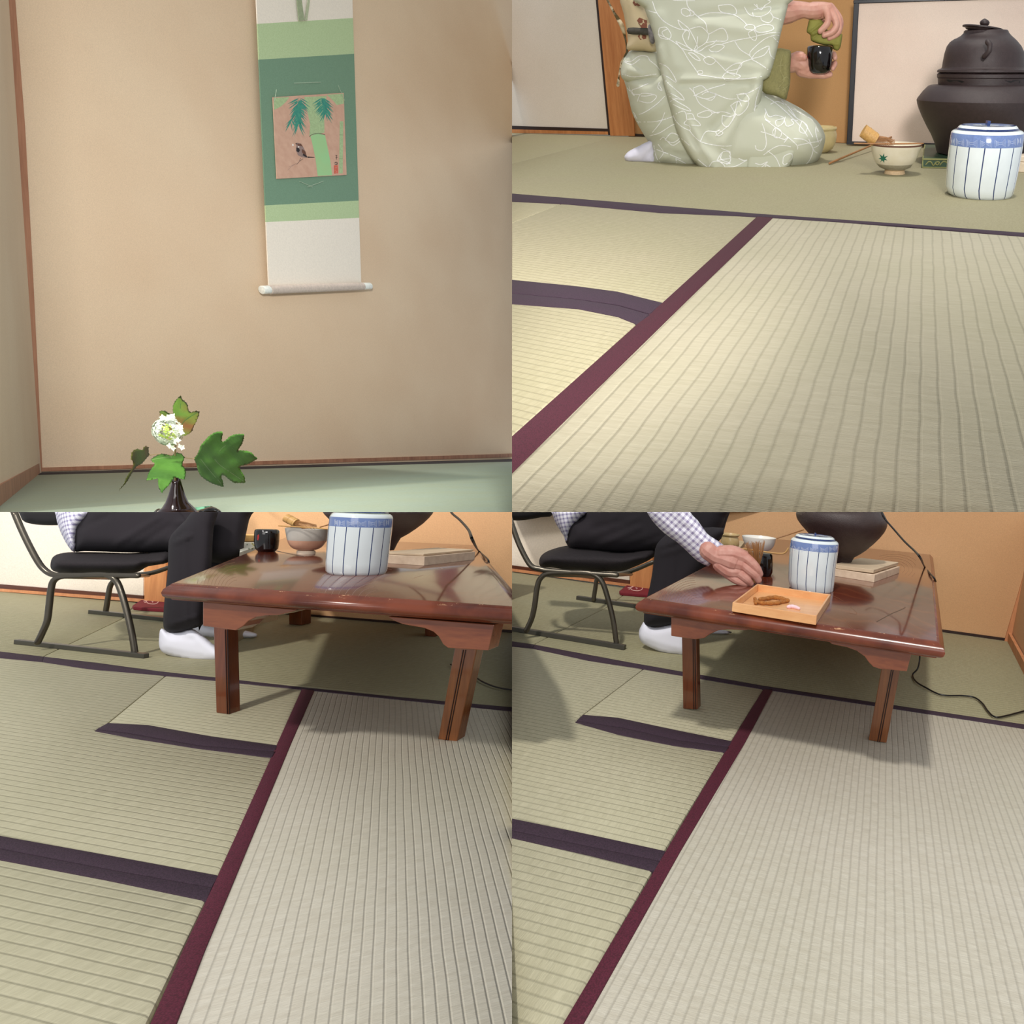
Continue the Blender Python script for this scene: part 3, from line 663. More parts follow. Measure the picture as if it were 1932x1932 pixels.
for i in range(420):
    u = random.uniform(-1, 1); th = random.uniform(0, 2*PI); s_ = math.sqrt(1-u*u)
    n_ = Vector((s_*math.cos(th), -abs(s_*math.sin(th))*random.choice((1, 1, 1, -1)), u))
    c = C0+Vector((n_.x*42, n_.y*38, n_.z*50))*pxv*random.uniform(0.8, 1.0)
    g = n_.dot(((R1.cam-C0).normalized()+Vector((-0.12, 0, -0.05))).normalized()) > 0.80
    floret(c, (4.2 if g else random.uniform(6, 9.5))*pxv, n_, 1 if g and random.random() < 0.75 else 0)
for (x_, y_) in ((652, 1570), (626, 1578), (614, 1574), (640, 1572), (677, 1610), (686, 1632), (690, 1690), (680, 1684), (648, 1686), (655, 1692), (684, 1614), (640, 1682), (662, 1668), (672, 1660)):
    floret(R1.at(x_, y_, Yv-0.3), 10*pxv, Vector((random.uniform(-.4, .4), -1, random.uniform(-.3, .3))).normalized(), 0)
obj('flower_head', fl, [petw, petg], R1, parent=br)
# ================================================================ shared builders: blue striped jar, iron brazier
porc = plain('porcelain_white', (226, 234, 236), 0.08, 0.03, 8, coat=0.6); blue = plain('porcelain_blue', (44, 62, 112), 0.12, coat=0.5)
bandb = plain('porcelain_band_blue', (112, 134, 186), 0.12, 0.1, 30, coat=0.5); linew = plain('porcelain_line', (206, 216, 236), 0.2)
iron = plain('cast_iron', (58, 42, 42), 0.42, 0.15, 60, bump=0.5, k=1.0); iron_b = plain('cast_iron_big', (52, 38, 38), 0.45, 0.15, 60, bump=0.6, k=3.2); black = plain('deep_black', (10, 8, 8), 0.5)
bamboo = plain('bamboo', (206, 164, 100), 0.45, 0.15, 40, c2=(176, 130, 72)); bamboo2 = plain('bamboo_dark', (164, 114, 66), 0.45, 0.15, 40)
lacq = plain('caddy_lacquer', (12, 6, 7), 0.12, coat=0.3); redp = plain('caddy_red', (150, 30, 26), 0.2)
skin = plain('skin', (202, 152, 138), 0.5, 0.10, 60, c2=(184, 122, 108)); skin_b = plain('skin_big', (200, 152, 134), 0.5, 0.10, 7, c2=(182, 126, 110)); nail = plain('nail', (226, 178, 164), 0.3)  # second skin material has larger mottling, for the kneeling person's hands
def jar(R, base, z0, rows, bi, lid, knobpt, label, pat):
    b = lathe(R, base, rows, z0=z0, stripes=15, mi=[3, 3]+[0]*(bi-2)+[2]+[5]*12)
    t = thing('water_jar', b.c, R, label, 'jar')
    x0, x1, ya, yb, sag = pat; ls = []
    n = 7
    for i in range(n):
        u0 = -1+2*(i+0.12)/n; u1 = -1+2*(i+0.88)/n
        for q in (0, 0.2, 0.4, 0.6):
            cu = (u0+u1)/2; a = cu+(u0-cu)*(1-q); c = cu+(u1-cu)*(1-q); ym = (ya+yb)/2; h = (yb-ya)/2*(0.82-q)
            if h <= 0: continue
            X = lambda u: (x0+x1)/2+(x1-x0)/2*math.sin(u*PI/2*0.93); S = lambda u: sag*math.cos(u*PI/2)
            ls.append([(X(a), ym-h+S(a)), (X(c), ym-h+S(c)), (X(c), ym+h+S(c)), (X(a), ym+h+S(a)), (X(a), ym-h+S(a))])
    strokes(b, R, ls, 1.1, 4, 0.3, 1)
    obj('body', b, [porc, blue, bandb, blue, linew, porc], R, parent=t, smooth='auto')
    pr = [(rw[0], rw[1], rw[2]) for rw in lid]
    lp = MB(); cs = []
    for (yy, xl, xr) in pr:
        c = R.at((xl+xr)/2, yy, b.Y); cs.append((c, (xr-xl)/2*R.px(b.Y, (xl+xr)/2, yy)))
    seg = 48
    def ringpts(c, r, sc_=0.0, n_=16): return [c+Vector((math.cos(2*PI*i/seg)*r*(1+sc_*abs(math.sin(n_*PI*i/seg))), math.sin(2*PI*i/seg)*r*(1+sc_*abs(math.sin(n_*PI*i/seg))), 0)) for i in range(seg)]
    c_top, r_top = cs[-1]
    cs += [(c_top+Vector((0, 0, -0.04*r_top)), r_top*0.9), (c_top+Vector((0, 0, -0.05*r_top)), r_top*0.72), (c_top+Vector((0, 0, -0.03*r_top)), r_top*0.3)]
    mi_l = [0, 1, 0, 0, 0, 0, 2, 0, 0, 0]
    vs = []; f_ = []; ms = []
    for c, r in cs: vs += ringpts(c, r)
    for i in range(len(cs)-1):
        for j in range(seg):
            f_.append((i*seg+j, i*seg+(j+1) % seg, (i+1)*seg+(j+1) % seg, (i+1)*seg+j))
            last = i >= len(cs)-4
            ms.append((1 if i == len(cs)-4 else (2 if (j//3) % 2 and i >= len(cs)-3 else 0)) if last else (1 if i == 0 else 0))
    f_.append(tuple(range(seg))[::-1]); ms.append(0); f_.append(tuple(range(len(vs)-seg, len(vs)))); ms.append(0)
    lp.add(vs, f_, ms)
    # scalloped blue line on the shoulder of the lid
    c0, r0 = cs[0]; c1, r1 = cs[1]
    bvh = None; w_ = MB(); N = 96
    for i in range(N):
        qs = []
        for j in (i, i+1):
            a = 2*PI*j/N; h = abs(math.sin(a*8)); 
            for e in (0.0, 0.18):
                u = 0.25+0.45*h+e; c = c0.lerp(c1, u); r = (r0+(r1-r0)*u)*1.006
                qs.append(c+Vector((math.cos(a)*r, math.sin(a)*r, 0)))
        w_.add([qs[0], qs[1], qs[3], qs[2]], [(0, 1, 2, 3)], 1)
    lp.merge(w_)
    ld = obj('lid', lp, [porc, blue, bandb], R, parent=t, smooth='auto')
    kx, ky0, ky1, kw = knobpt
    A = R.at(kx-kw, ky1, b.Y); B = R.at(kx+kw, ky0, b.Y)
    kb = MB(); w3 = (B-A).x; h3 = (B-A).z; th = w3*2.2
    kb.add([A+Vector((0, -th/2, 0)), A+Vector((w3, -th/2, 0)), A+Vector((w3, th/2, 0)), A+Vector((0, th/2, 0)), A+Vector((0, -th/2, h3)), A+Vector((w3, -th/2, h3)), A+Vector((w3, th/2, h3)), A+Vector((0, th/2, h3))],
           [(0, 1, 2, 3), (4, 5, 6, 7), (0, 1, 5, 4), (1, 2, 6, 5), (2, 3, 7, 6), (3, 0, 4, 7)])
    obj('knob', kb, blue, R, parent=ld, bevel=w3*0.2)
    return t, b
# ================================================================ VIEW 2: kneeling person and tea things on the floor
def K(pts): return [(328+p[0]/1.932, p[1]/1.932)+tuple(p[2:]) for p in pts]
green_k = plain('kimono_cloth', (202, 204, 186), 0.75, 0.06, 3, k=3.2, c2=(193, 196, 176)); line_k = plain('kimono_line', (250, 250, 248), 0.7)
lining = plain('kimono_lining', (214, 218, 222), 0.8); shaded_k = plain('kimono_cloth_shaded', (142, 136, 88), 0.8); line_shaded_k = plain('kimono_line_shaded', (164, 158, 110), 0.7)  # far sleeve cloth and lines: kimono with its shade put into the colour
Yk = R2.flo(820, 610).y; pk = R2.px(Yk, 800, 400)
lady = thing('person', R2.flo(800, 640), R2, 'person kneeling in a pale green kimono with white plant outlines, wiping a black caddy', 'person')
hip = inflate(R2, K([(205, 560), (200, 640), (225, 750), (245, 830), (290, 920), (350, 1020), (372, 1060), (385, 1190), (430, 1225), (600, 1280), (760, 1300), (900, 1300), (900, 500), (460, 480)]), Yk+70*pk, 150, 110, 14, smooth=3,
    folds=[(450, 330, 490, 420, 9, -9), (485, 440, 580, 390, 7, 8), (470, 480, 590, 440, 8, -8), (545, 560, 660, 590, 8, -9), (440, 345, 470, 400, 5, 6), (500, 500, 600, 520, 10, 8), (560, 590, 640, 620, 7, 8), (530, 545, 580, 560, 6, 9)])
lump = inflate(R2, K([(172, 440), (205, 395), (245, 365), (410, 372), (480, 440), (480, 600), (400, 608), (250, 605), (190, 590), (158, 545)]), Yk+20*pk, 70, 45, 10, folds=[(430, 225, 520, 290, 8, -8), (440, 260, 560, 300, 9, 8), (470, 200, 475, 240, 5, -6), (500, 200, 500, 230, 5, 6)])
lap = inflate(R2, K([(1000, 620), (1200, 655), (1330, 715), (1480, 795), (1590, 880), (1640, 960), (1648, 1030), (1610, 1150), (1540, 1225), (1400, 1285), (1250, 1320), (1100, 1325), (900, 1300), (800, 1200), (800, 800)]), Yk+30*pk, 190, 130, 14,
    folds=[(960, 360, 1120, 450, 12, 8), (955, 395, 1060, 520, 7, -7), (1080, 640, 1150, 560, 10, -8)])
panel = inflate(R2, K([(1150, 820), (1200, 862), (1340, 970), (1430, 1045), (1448, 1090), (1400, 1200), (1330, 1275), (1250, 1312), (1100, 1322), (1060, 1310), (1080, 1100)]), Yk-128*pk, 34, 20, 10, folds=[(950, 480, 1060, 560, 9, -6)])
hem = inflate(R2, K([(437, 1282), (480, 1262), (530, 1243), (700, 1272), (900, 1300), (1100, 1312), (1250, 1318), (1330, 1285), (1320, 1300), (1250, 1330), (1080, 1335), (850, 1312), (600, 1300)]), Yk-60*pk, 60, 6, 9, smooth=2)
drape = inflate(R2, K([(285, -60), (330, 60), (380, 200), (408, 300), (430, 450), (470, 600), (520, 780), (570, 960), (640, 1100), (720, 1210), (830, 1290), (900, 1306), (1000, 1311), (1080, 1308), (1108, 1280), (1120, 1150), (1130, 1000), (1165, 800), (1190, 680), (1200, 585), (1243, 555), (1290, 400), (1330, 230), (1380, 30), (1378, -60)]), Yk-115*pk, 42, 26, 12, smooth=2,
    folds=[(545, 250, 780, 660, 12, 10), (570, 240, 700, 560, 9, -8), (640, 300, 950, 300, 10, 9), (640, 318, 950, 308, 8, -14), (930, 310, 800, 540, 22, 13), (900, 330, 760, 480, 16, -12), (560, 180, 600, 400, 10, 7),
           (700, 60, 1010, 20, 16, -8), (720, 90, 1000, 130, 24, 9), (760, 210, 980, 250, 22, 8), (700, 180, 940, 240, 16, -8), (700, 560, 860, 660, 20, 8), (560, 60, 620, 250, 20, 8)])
for m_ in (lump, lap, panel, hem): hip.merge(m_)
kb_ = BVHTree.FromPolygons([tuple(v) for v in hip.v], hip.f)
KL_low = [[(205, 640), (260, 700), (240, 660), (290, 640), (330, 620), (360, 610)], [(280, 740), (300, 690), (340, 680), (420, 700), (370, 750), (290, 735)], [(305, 700), (345, 700), (400, 690)], [(215, 780), (260, 830), (290, 900)], [(260, 835), (270, 880), (300, 890)],
  [(300, 890), (420, 885), (540, 850)], [(370, 990), (450, 890), (480, 820)], [(370, 990), (440, 970), (520, 920), (560, 900)], [(480, 1020), (530, 970), (590, 1000), (540, 1040), (480, 1020)], [(445, 1020), (470, 1000), (500, 1030), (540, 1060), (590, 1030)],
  [(400, 1060), (420, 1150), (460, 1200)], [(560, 1155), (580, 1220), (640, 1250), (640, 1200), (560, 1155)], [(640, 1250), (700, 1270), (690, 1230), (640, 1200)], [(430, 1050), (470, 1110), (440, 1160)], [(700, 1270), (780, 1280), (720, 1220), (700, 1270)],
  [(215, 610), (240, 680), (300, 690)], [(180, 440), (230, 450), (290, 410), (350, 410), (370, 440)], [(185, 450), (240, 470), (300, 430)], [(370, 440), (420, 480), (450, 520)], [(170, 540), (260, 560), (420, 540)], [(440, 600), (430, 640), (460, 660), (440, 620)],
  [(1210, 790), (1240, 850), (1290, 840), (1350, 860), (1290, 880), (1300, 920), (1340, 900), (1360, 850)], [(1350, 870), (1370, 920), (1420, 900), (1400, 870), (1450, 880)], [(1220, 810), (1210, 860), (1250, 890)], [(1265, 960), (1290, 930), (1330, 960), (1320, 1000), (1280, 1000), (1265, 960)],
  [(1290, 930), (1280, 1000)], [(1210, 870), (1340, 970), (1440, 1055), (1448, 1090)], [(1190, 900), (1210, 960), (1220, 1050), (1195, 1095), (1150, 1090), (1140, 1060)], [(1180, 960), (1220, 970), (1300, 1000), (1360, 1020)], [(1350, 1020), (1380, 1000), (1350, 1040)],
  [(1340, 1190), (1350, 1140), (1400, 1120), (1410, 1150), (1360, 1200), (1340, 1190)], [(1450, 1060), (1540, 1040), (1600, 1030), (1640, 1000)], [(1380, 800), (1440, 860), (1500, 900), (1560, 1000)], [(1400, 790), (1480, 830), (1560, 880), (1600, 960)], [(1420, 1010), (1500, 1020), (1560, 1080), (1540, 1160), (1500, 1210)],
  [(1330, 730), (1390, 790), (1440, 860)], [(1540, 1040), (1570, 1100), (1600, 1120)], [(1140, 1190), (1180, 1200), (1230, 1180), (1160, 1240)], [(1130, 1270), (1150, 1220), (1180, 1230)], [(1590, 890), (1580, 960), (1600, 1040)], [(470, 1265), (600, 1285), (720, 1300)], [(1210, 700), (1300, 760), (1400, 850), (1500, 960), (1560, 1080)], [(1230, 1100), (1290, 1150), (1330, 1240)], [(1200, 1130), (1270, 1080), (1330, 1060), (1400, 1070)], [(1480, 880), (1520, 920), (1500, 970), (1460, 950), (1480, 880)], [(1560, 1080), (1600, 1060), (1625, 1010)], [(1250, 760), (1300, 740), (1350, 760)], [(1220, 1200), (1260, 1230), (1240, 1280), (1200, 1250), (1220, 1200)], [(240, 850), (330, 820), (420, 760), (480, 700)], [(420, 1090), (500, 1120), (600, 1160)]]
strokes(hip, R2, [[(328+x/1.932, y/1.932) for x, y in l] for l in KL_low], 3.0, 1, 1.0, 4, kb_)
obj('kimono', hip, [green_k, line_k, lining], R2, parent=lady, smooth=True)
KL_d = [[(390, 10), (420, 90), (480, 160), (580, 210), (640, 215)], [(350, 75), (420, 95)], [(640, -10), (650, 50), (720, 120), (775, 165), (790, 230)], [(600, 70), (620, 60), (650, 70), (670, 100), (640, 120), (605, 100), (600, 70)], [(650, 70), (690, 85), (690, 110), (640, 118)],
  [(720, 120), (800, 95), (900, 95), (990, 110), (1060, 160), (1080, 190)], [(870, 40), (960, 35), (1000, 70), (990, 105), (890, 85), (870, 40)], [(510, -5), (600, 5), (700, 5)], [(440, 205), (490, 200), (525, 250), (510, 285), (450, 275), (435, 240), (440, 205)], [(480, 270), (460, 235), (500, 210)],
  [(575, 145), (610, 170), (660, 215), (625, 220), (590, 185), (575, 145)], [(660, 215), (700, 290), (720, 350), (690, 370)], [(640, 215), (610, 260), (640, 330), (690, 370)], [(665, 210), (740, 195), (790, 235), (800, 260), (780, 310), (720, 350)], [(800, 250), (900, 205), (940, 270), (920, 300), (860, 300), (780, 310)],
  [(720, 265), (715, 320), (695, 360)], [(560, 300), (600, 350), (680, 370), (640, 340), (560, 300)], [(810, 350), (860, 325), (915, 335), (870, 375), (820, 375), (800, 355)], [(860, 290), (830, 320), (780, 340), (740, 370), (695, 372)], [(650, 385), (700, 430), (740, 440), (690, 390), (650, 385)], [(690, 375), (740, 395), (780, 420)],
  [(760, 430), (800, 412), (850, 440), (820, 470), (780, 460), (760, 430)], [(430, 250), (520, 290), (600, 350), (650, 430), (700, 500), (730, 545)], [(725, 540), (720, 520), (750, 515), (755, 535), (725, 540)], [(720, 545), (800, 555), (900, 570), (1060, 575), (1230, 550)],
  [(990, 300), (1030, 360), (1100, 405)], [(900, 320), (990, 295), (1100, 275), (1250, 240), (1320, 240)], [(1060, 200), (1080, 180), (1130, 185), (1130, 215), (1080, 215), (1060, 200)], [(1140, 200), (1200, 180), (1260, 185), (1270, 215), (1200, 235), (1150, 230), (1140, 200)], [(1130, 215), (1090, 240), (1110, 280), (1140, 295), (1150, 260), (1130, 215)],
  [(1130, 30), (1180, 70), (1210, 40), (1250, 10), (1200, -10)], [(1130, 70), (1180, 60), (1250, 50), (1240, 90), (1180, 120), (1130, 115), (1120, 90)], [(1250, 90), (1270, 130), (1240, 165), (1190, 150), (1180, 125)], [(1265, 120), (1350, 155)], [(1060, 50), (1090, 100), (1130, 120)], [(1150, 30), (1160, 60), (1190, 70)],
  [(1100, 405), (1110, 370), (1200, 290), (1270, 260), (1315, 260)], [(1110, 430), (1150, 380), (1240, 335), (1205, 400), (1110, 430)], [(1240, 335), (1250, 400), (1280, 430)], [(1270, 270), (1310, 310)], [(1110, 430), (1180, 470), (1250, 520)], [(1100, 405), (1110, 430), (1040, 460), (1000, 540)],
  [(925, 510), (980, 470), (1040, 460), (1020, 500), (930, 520)], [(850, 440), (900, 490), (930, 520), (990, 550)], [(900, 560), (930, 530), (1000, 540), (1030, 560), (940, 590), (900, 560)],
  [(440, 460), (500, 490), (550, 560), (560, 600), (500, 560), (450, 540)], [(460, 560), (520, 620), (600, 690), (620, 730), (560, 700), (490, 660)], [(500, 690), (570, 740), (640, 780), (670, 810), (600, 790), (540, 760)], [(520, 740), (560, 720), (620, 730)], [(440, 470), (470, 620), (540, 850)],
  [(690, 640), (750, 625), (800, 670), (860, 690), (780, 720), (700, 690), (690, 640)], [(750, 690), (790, 670), (850, 690), (820, 730), (770, 720)], [(690, 700), (800, 650), (920, 615)], [(860, 690), (940, 720), (1000, 720)], [(700, 690), (740, 760), (850, 820), (880, 820)], [(660, 640), (700, 680)], [(1010, 690), (1060, 680), (1095, 720), (1070, 740), (1020, 720), (1010, 690)],
  [(1000, 690), (1080, 680), (1160, 640), (1180, 620)], [(960, 770), (1010, 740), (1090, 740), (1070, 800), (1010, 840), (960, 770)], [(1025, 740), (1040, 775)], [(720, 830), (790, 805), (825, 825), (790, 855), (725, 850), (720, 830)], [(825, 825), (900, 815), (960, 830)], [(900, 840), (960, 850), (1000, 830), (940, 920), (900, 900), (900, 840)], [(1010, 740), (980, 860), (940, 925)],
  [(540, 840), (620, 810), (640, 870), (620, 900), (660, 920), (660, 950), (600, 920), (560, 880), (540, 840)], [(640, 870), (700, 870), (740, 915), (660, 910)], [(700, 870), (680, 830), (640, 830)], [(660, 950), (700, 1000), (760, 1040), (900, 1065), (1010, 1055), (1100, 1020)], [(740, 1030), (780, 960), (850, 960), (880, 945)], [(850, 960), (880, 955), (905, 970), (870, 990), (850, 960)], [(850, 990), (940, 920)],
  [(1130, 800), (1150, 770), (1170, 790), (1150, 830), (1130, 800)], [(1060, 900), (1150, 910)], [(860, 1170), (900, 1110), (950, 1110), (960, 1150), (920, 1160), (860, 1170)], [(900, 1110), (890, 1160), (960, 1190), (920, 1190), (860, 1170)], [(800, 1220), (830, 1180), (880, 1180), (920, 1220), (900, 1280), (840, 1260)], [(720, 1160), (780, 1210), (830, 1240)],
  [(890, 1080), (960, 1110), (1050, 1170), (1110, 1150)], [(920, 1220), (1000, 1210), (1090, 1160)], [(930, 1200), (960, 1170), (950, 1130)], [(920, 1240), (955, 1250), (950, 1290), (880, 1290), (920, 1240)], [(570, 1000), (600, 1010), (660, 1060)], [(1100, 960), (1115, 1010), (1070, 1030)], [(640, 215), (660, 240), (650, 290)], [(1180, 620), (1140, 760), (1125, 1000)]]
strokes(drape, R2, [[(328+x/1.932, y/1.932) for x, y in l] for l in KL_d], 3.0, 1, 1.0, 4)
obj('sleeve', drape, [green_k, line_k], R2, parent=lady, smooth=True, label='wide hanging near sleeve')
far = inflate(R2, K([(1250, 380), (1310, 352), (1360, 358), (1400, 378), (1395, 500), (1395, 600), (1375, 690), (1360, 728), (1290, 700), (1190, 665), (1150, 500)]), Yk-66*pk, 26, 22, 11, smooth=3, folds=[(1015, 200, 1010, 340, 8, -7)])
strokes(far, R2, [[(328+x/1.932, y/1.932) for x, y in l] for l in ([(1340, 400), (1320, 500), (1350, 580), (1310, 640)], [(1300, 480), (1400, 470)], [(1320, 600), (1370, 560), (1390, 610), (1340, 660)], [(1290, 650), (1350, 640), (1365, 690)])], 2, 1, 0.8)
obj('sleeve', far, [shaded_k, line_shaded_k], R2, parent=lady, smooth=True, label='far sleeve hanging behind the arm')
obi_c = plain('obi_cloth', (212, 194, 158), 0.85, 0.06, 10, k=3.2); obi_f = plain('obi_flower', (140, 84, 64), 0.8); cord_m = plain('obi_cord', (70, 66, 58), 0.8); fur = plain('obi_tassel', (60, 56, 60), 0.9, c2=(190, 184, 184), scale=6)
ob = inflate(R2, K([(150, -50), (180, 100), (200, 210), (210, 300), (200, 355), (240, 368), (330, 372), (415, 378), (420, 320), (400, 230), (370, 160), (330, 60), (290, -50)]), Yk-20*pk, 60, 60, 10, smooth=2, folds=[(442, 0, 446, 180, 4, -8), (425, 20, 432, 180, 5, 5)])
for (cx_, cy_, r_) in ((322, 170, 34), (345, 160, 24), (300, 150, 22), (330, 190, 24), (310, 265, 26), (330, 270, 18), (285, 0, 20), (270, 20, 24), (290, 30, 16)):
    fillstroke(ob, R2, [(328+(cx_+r_*math.cos(i*PI/5)*(1.05 if i % 2 else .85))/1.932, (cy_+r_*math.sin(i*PI/5)*(1.05 if i % 2 else .85))/1.932) for i in range(10)], 1, 0.8)
o_ = obj('obi', ob, [obi_c, obi_f], R2, parent=lady, smooth=True)
flap = inflate(R2, K([(45, -50), (80, 20), (120, 90), (175, 165), (195, 230), (205, 330), (215, 380), (180, 430), (160, 500), (150, 560), (150, 628), (127, 625), (140, 560), (158, 450), (196, 380), (188, 290), (150, 190), (90, 70), (30, -50)]), Yk+10*pk, 40, 6, 9, smooth=2)
obj('obi_tail', flap, obi_c, R2, parent=o_, smooth=True)
obj('obi_cord', inflate(R2, K([(212, 203), (300, 203), (385, 210), (392, 255), (300, 253), (214, 247)]), Yk-92*pk, 8, 8, 8, smooth=2), cord_m, R2, parent=o_, smooth=True)
obj('tassel', ptube(R2, K([(375, 200, Yk-100*pk, 10), (385, 250, Yk-105*pk, 13), (390, 300, Yk-100*pk, 9)]), 12), fur, R2, parent=o_, smooth=True)
tabi_m = plain('sock_white', (226, 224, 240), 0.85, 0.04, 6)
obj('tabi_sock', inflate(R2, K([(186, 1150), (195, 1125), (225, 1098), (290, 1065), (350, 1035), (400, 1030), (420, 1200), (390, 1212), (330, 1200), (250, 1194), (205, 1185)]), Yk+40*pk, 40, 30, 8, folds=[(540, 550, 500, 600, 6, -5)]), tabi_m, R2, parent=lady, smooth=True)
def H(pts, Y0): return [(948+x/4.83, y/4.83, Y0+dy*pk, r/4.83) for x, y, dy, r in pts]
def hand(R, name, chains, parent, mat_, px, label=None, vox=1.7, it=3):
    m = MB()
    for c in chains: m.merge(ptube(R, c, 12, 4))
    return obj(name, m, mat_, R, parent=parent, remesh=vox*px, sm_iter=it, label=label)
Yh = Yk-30*pk
hand(R2, 'right_hand', [H([(330, 230, 0, 190), (480, 215, 0, 175), (640, 190, 0, 140), (760, 185, -2, 122), (850, 200, -2, 125), (1000, 190, -4, 130)], Yh), H([(900, 180, -2, 120), (1080, 160, -6, 105), (1190, 150, -6, 85)], Yh), H([(960, 260, 0, 95), (1080, 240, 0, 90), (1180, 230, -6, 80)], Yh),
    H([(1130, 170, -12, 75), (1180, 300, -22, 66), (1170, 420, -26, 60), (1110, 500, -26, 54), (1035, 570, -24, 46)], Yh), H([(1190, 140, -4, 76), (1290, 320, -14, 66), (1330, 470, -18, 62), (1260, 580, -20, 56), (1110, 645, -20, 46)], Yh),
    H([(1220, 130, 6, 70), (1350, 300, 0, 60), (1390, 470, -4, 56), (1350, 610, -8, 52), (1200, 700, -12, 42)], Yh), H([(1240, 130, 14, 60), (1380, 300, 10, 50), (1420, 430, 6, 46), (1380, 600, 2, 44), (1345, 700, 0, 36)], Yh),
    H([(860, 270, 10, 80), (960, 330, 20, 60), (1080, 400, 24, 48)], Yh)], lady, skin_b, pk)
hand(R2, 'left_hand', [H([(340, 1170, 40, 150), (440, 1160, 30, 150), (530, 1150, 16, 150), (620, 1130, 10, 155), (720, 1180, 6, 150), (780, 1250, 6, 110)], Yh), H([(620, 1060, 0, 110), (700, 1040, -14, 88), (745, 1050, -18, 58)], Yh),
    H([(700, 1270, 8, 120), (850, 1330, 10, 90), (1000, 1360, 12, 65), (1120, 1380, 6, 52), (1190, 1370, 0, 44)], Yh), H([(800, 1200, 40, 80), (1000, 1200, 44, 60), (1180, 1080, 40, 50), (1280, 990, 20, 46), (1310, 1060, 2, 44)], Yh),
    H([(800, 1240, 40, 80), (1050, 1270, 44, 60), (1240, 1190, 30, 50), (1310, 1160, 12, 46), (1270, 1250, -4, 42)], Yh), H([(900, 1310, 26, 60), (1100, 1330, 30, 55), (1210, 1340, 10, 44), (1225, 1365, -2, 40)], Yh)], lady, skin_b, pk)
def HC(x, y): return (948+x/4.83, y/4.83)
def freelathe(R, rows, Yc, seg=40, mi=None, inner=None):
    m = MB(); prof = []
    for (yy, xl, xr) in rows+(inner or []):
        c = R.at((xl+xr)/2, yy, Yc); prof.append((c, (xr-xl)/2*R.px(Yc, (xl+xr)/2, yy)))
    vs = [c+Vector((math.cos(2*PI*i/seg)*r, math.sin(2*PI*i/seg)*r, 0)) for c, r in prof for i in range(seg)]
    f_ = [(a*seg+j, a*seg+(j+1) % seg, (a+1)*seg+(j+1) % seg, (a+1)*seg+j) for a in range(len(prof)-1) for j in range(seg)]
    ms = [(mi[a] if mi else 0) for a in range(len(prof)-1) for j in range(seg)]
    f_ += [tuple(range(seg))[::-1], tuple(range(len(vs)-seg, len(vs)))]; ms += [ms[0], ms[-1]]
    return m.add(vs, f_, ms)
cad = freelathe(R2, [(HC(0, 1345)[1], 1142, 1176), (HC(0, 1330)[1], 1126, 1192), (HC(0, 1280)[1], 1118, 1202), (HC(0, 1180)[1], 1114, 1207), (HC(0, 1000)[1], 1112, 1210), (HC(0, 870)[1], 1113, 1210), (HC(0, 845)[1], 1117, 1206), (HC(0, 828)[1], 1130, 1192)], Yh+4*pk)
fillstroke(cad, R2, [HC(800, 930), HC(850, 925), HC(835, 1000), HC(812, 1060), HC(800, 1080), HC(798, 1000)], 1, 0.5)
tagset(obj('tea_caddy', cad, [lacq, redp], R2, smooth=True), 'black lacquer tea caddy with a red mark held in the kneeling person\'s hands', 'tea caddy')
clm = plain('wiping_cloth', (136, 134, 62), 0.8, 0.1, 4, c2=(116, 112, 46))
cl = inflate(R2, [HC(*p) for p in [(830, 380), (860, 350), (1000, 330), (1100, 400), (1200, 600), (1330, 650), (1400, 620), (1442, 628), (1430, 740), (1410, 850), (1370, 915), (1330, 922), (1270, 890), (1250, 835), (1100, 822), (980, 790), (870, 740), (860, 640), (795, 590), (800, 510)]], Yh+0*pk, 14, 16, 5, smooth=2,
    folds=[HC(850, 590)+HC(1060, 430)+(4, 8), HC(880, 700)+HC(1000, 620)+(3, -6), HC(860, 640)+HC(980, 590)+(3, 6), HC(1270, 800)+HC(1380, 800)+(6, 6)])
tagset(obj('wiping_cloth', cl, clm, R2, smooth=True), 'folded olive green silk cloth in the kneeling person\'s upper hand', 'cloth')
# ---- tea things on the floor
def J2(x, y): return (1188+x/2.415, y/2.415)
lab = 'blue and white striped lidded porcelain jar standing on the tatami floor'
jar(R2, (1768, 751, 88), 0, [(742, 1668, 1870), (736, 1658, 1880), (726, 1646, 1886), (700, 1639, 1892), (620, 1645, 1908), (546, 1654, 1921), (500, 1661, 1926), (494, 1666, 1923), (489, 1676, 1915)], 6,
    [(488, 1680, 1909), (481, 1686, 1905), (476, 1690, 1902), (472, 1697, 1898)], (1796, 455, 476, 8), lab, (1655, 1922, 514, 545, 13))
zb = 0.0
bd = MB(); board_g = plain('tile_board_green', (56, 84, 64), 0.35, c2=(46, 70, 50), k=3.2); board_y = plain('tile_board_gold', (150, 150, 92), 0.5)
fp = R2.wplane((1548, 634), (1990, 640))
hz = fp(1548, 600).z
top = [R2.flo(1548, 600, hz), R2.flo(1990, 606, hz), R2.flo(1990, 548, hz), R2.flo(1556, 545, hz)]
tb = thing('tile_board', R2.flo(1700, 620), R2, 'green tile board with gold scroll pattern under the iron brazier, behind the striped jar', 'board')
obj('slab', prism3(top, Vector((0, 0, -hz))), board_g, R2, parent=tb, bevel=0.01)
rim = MB()
for pl in ([(1548, 600), (1700, 602), (1700, 606), (1548, 604)], [(1548, 629), (1700, 631), (1700, 635), (1548, 633)], [(1548, 600), (1552, 600), (1552, 634), (1548, 634)]): rim.merge(plate(fp, pl, 0.02, 0.012))
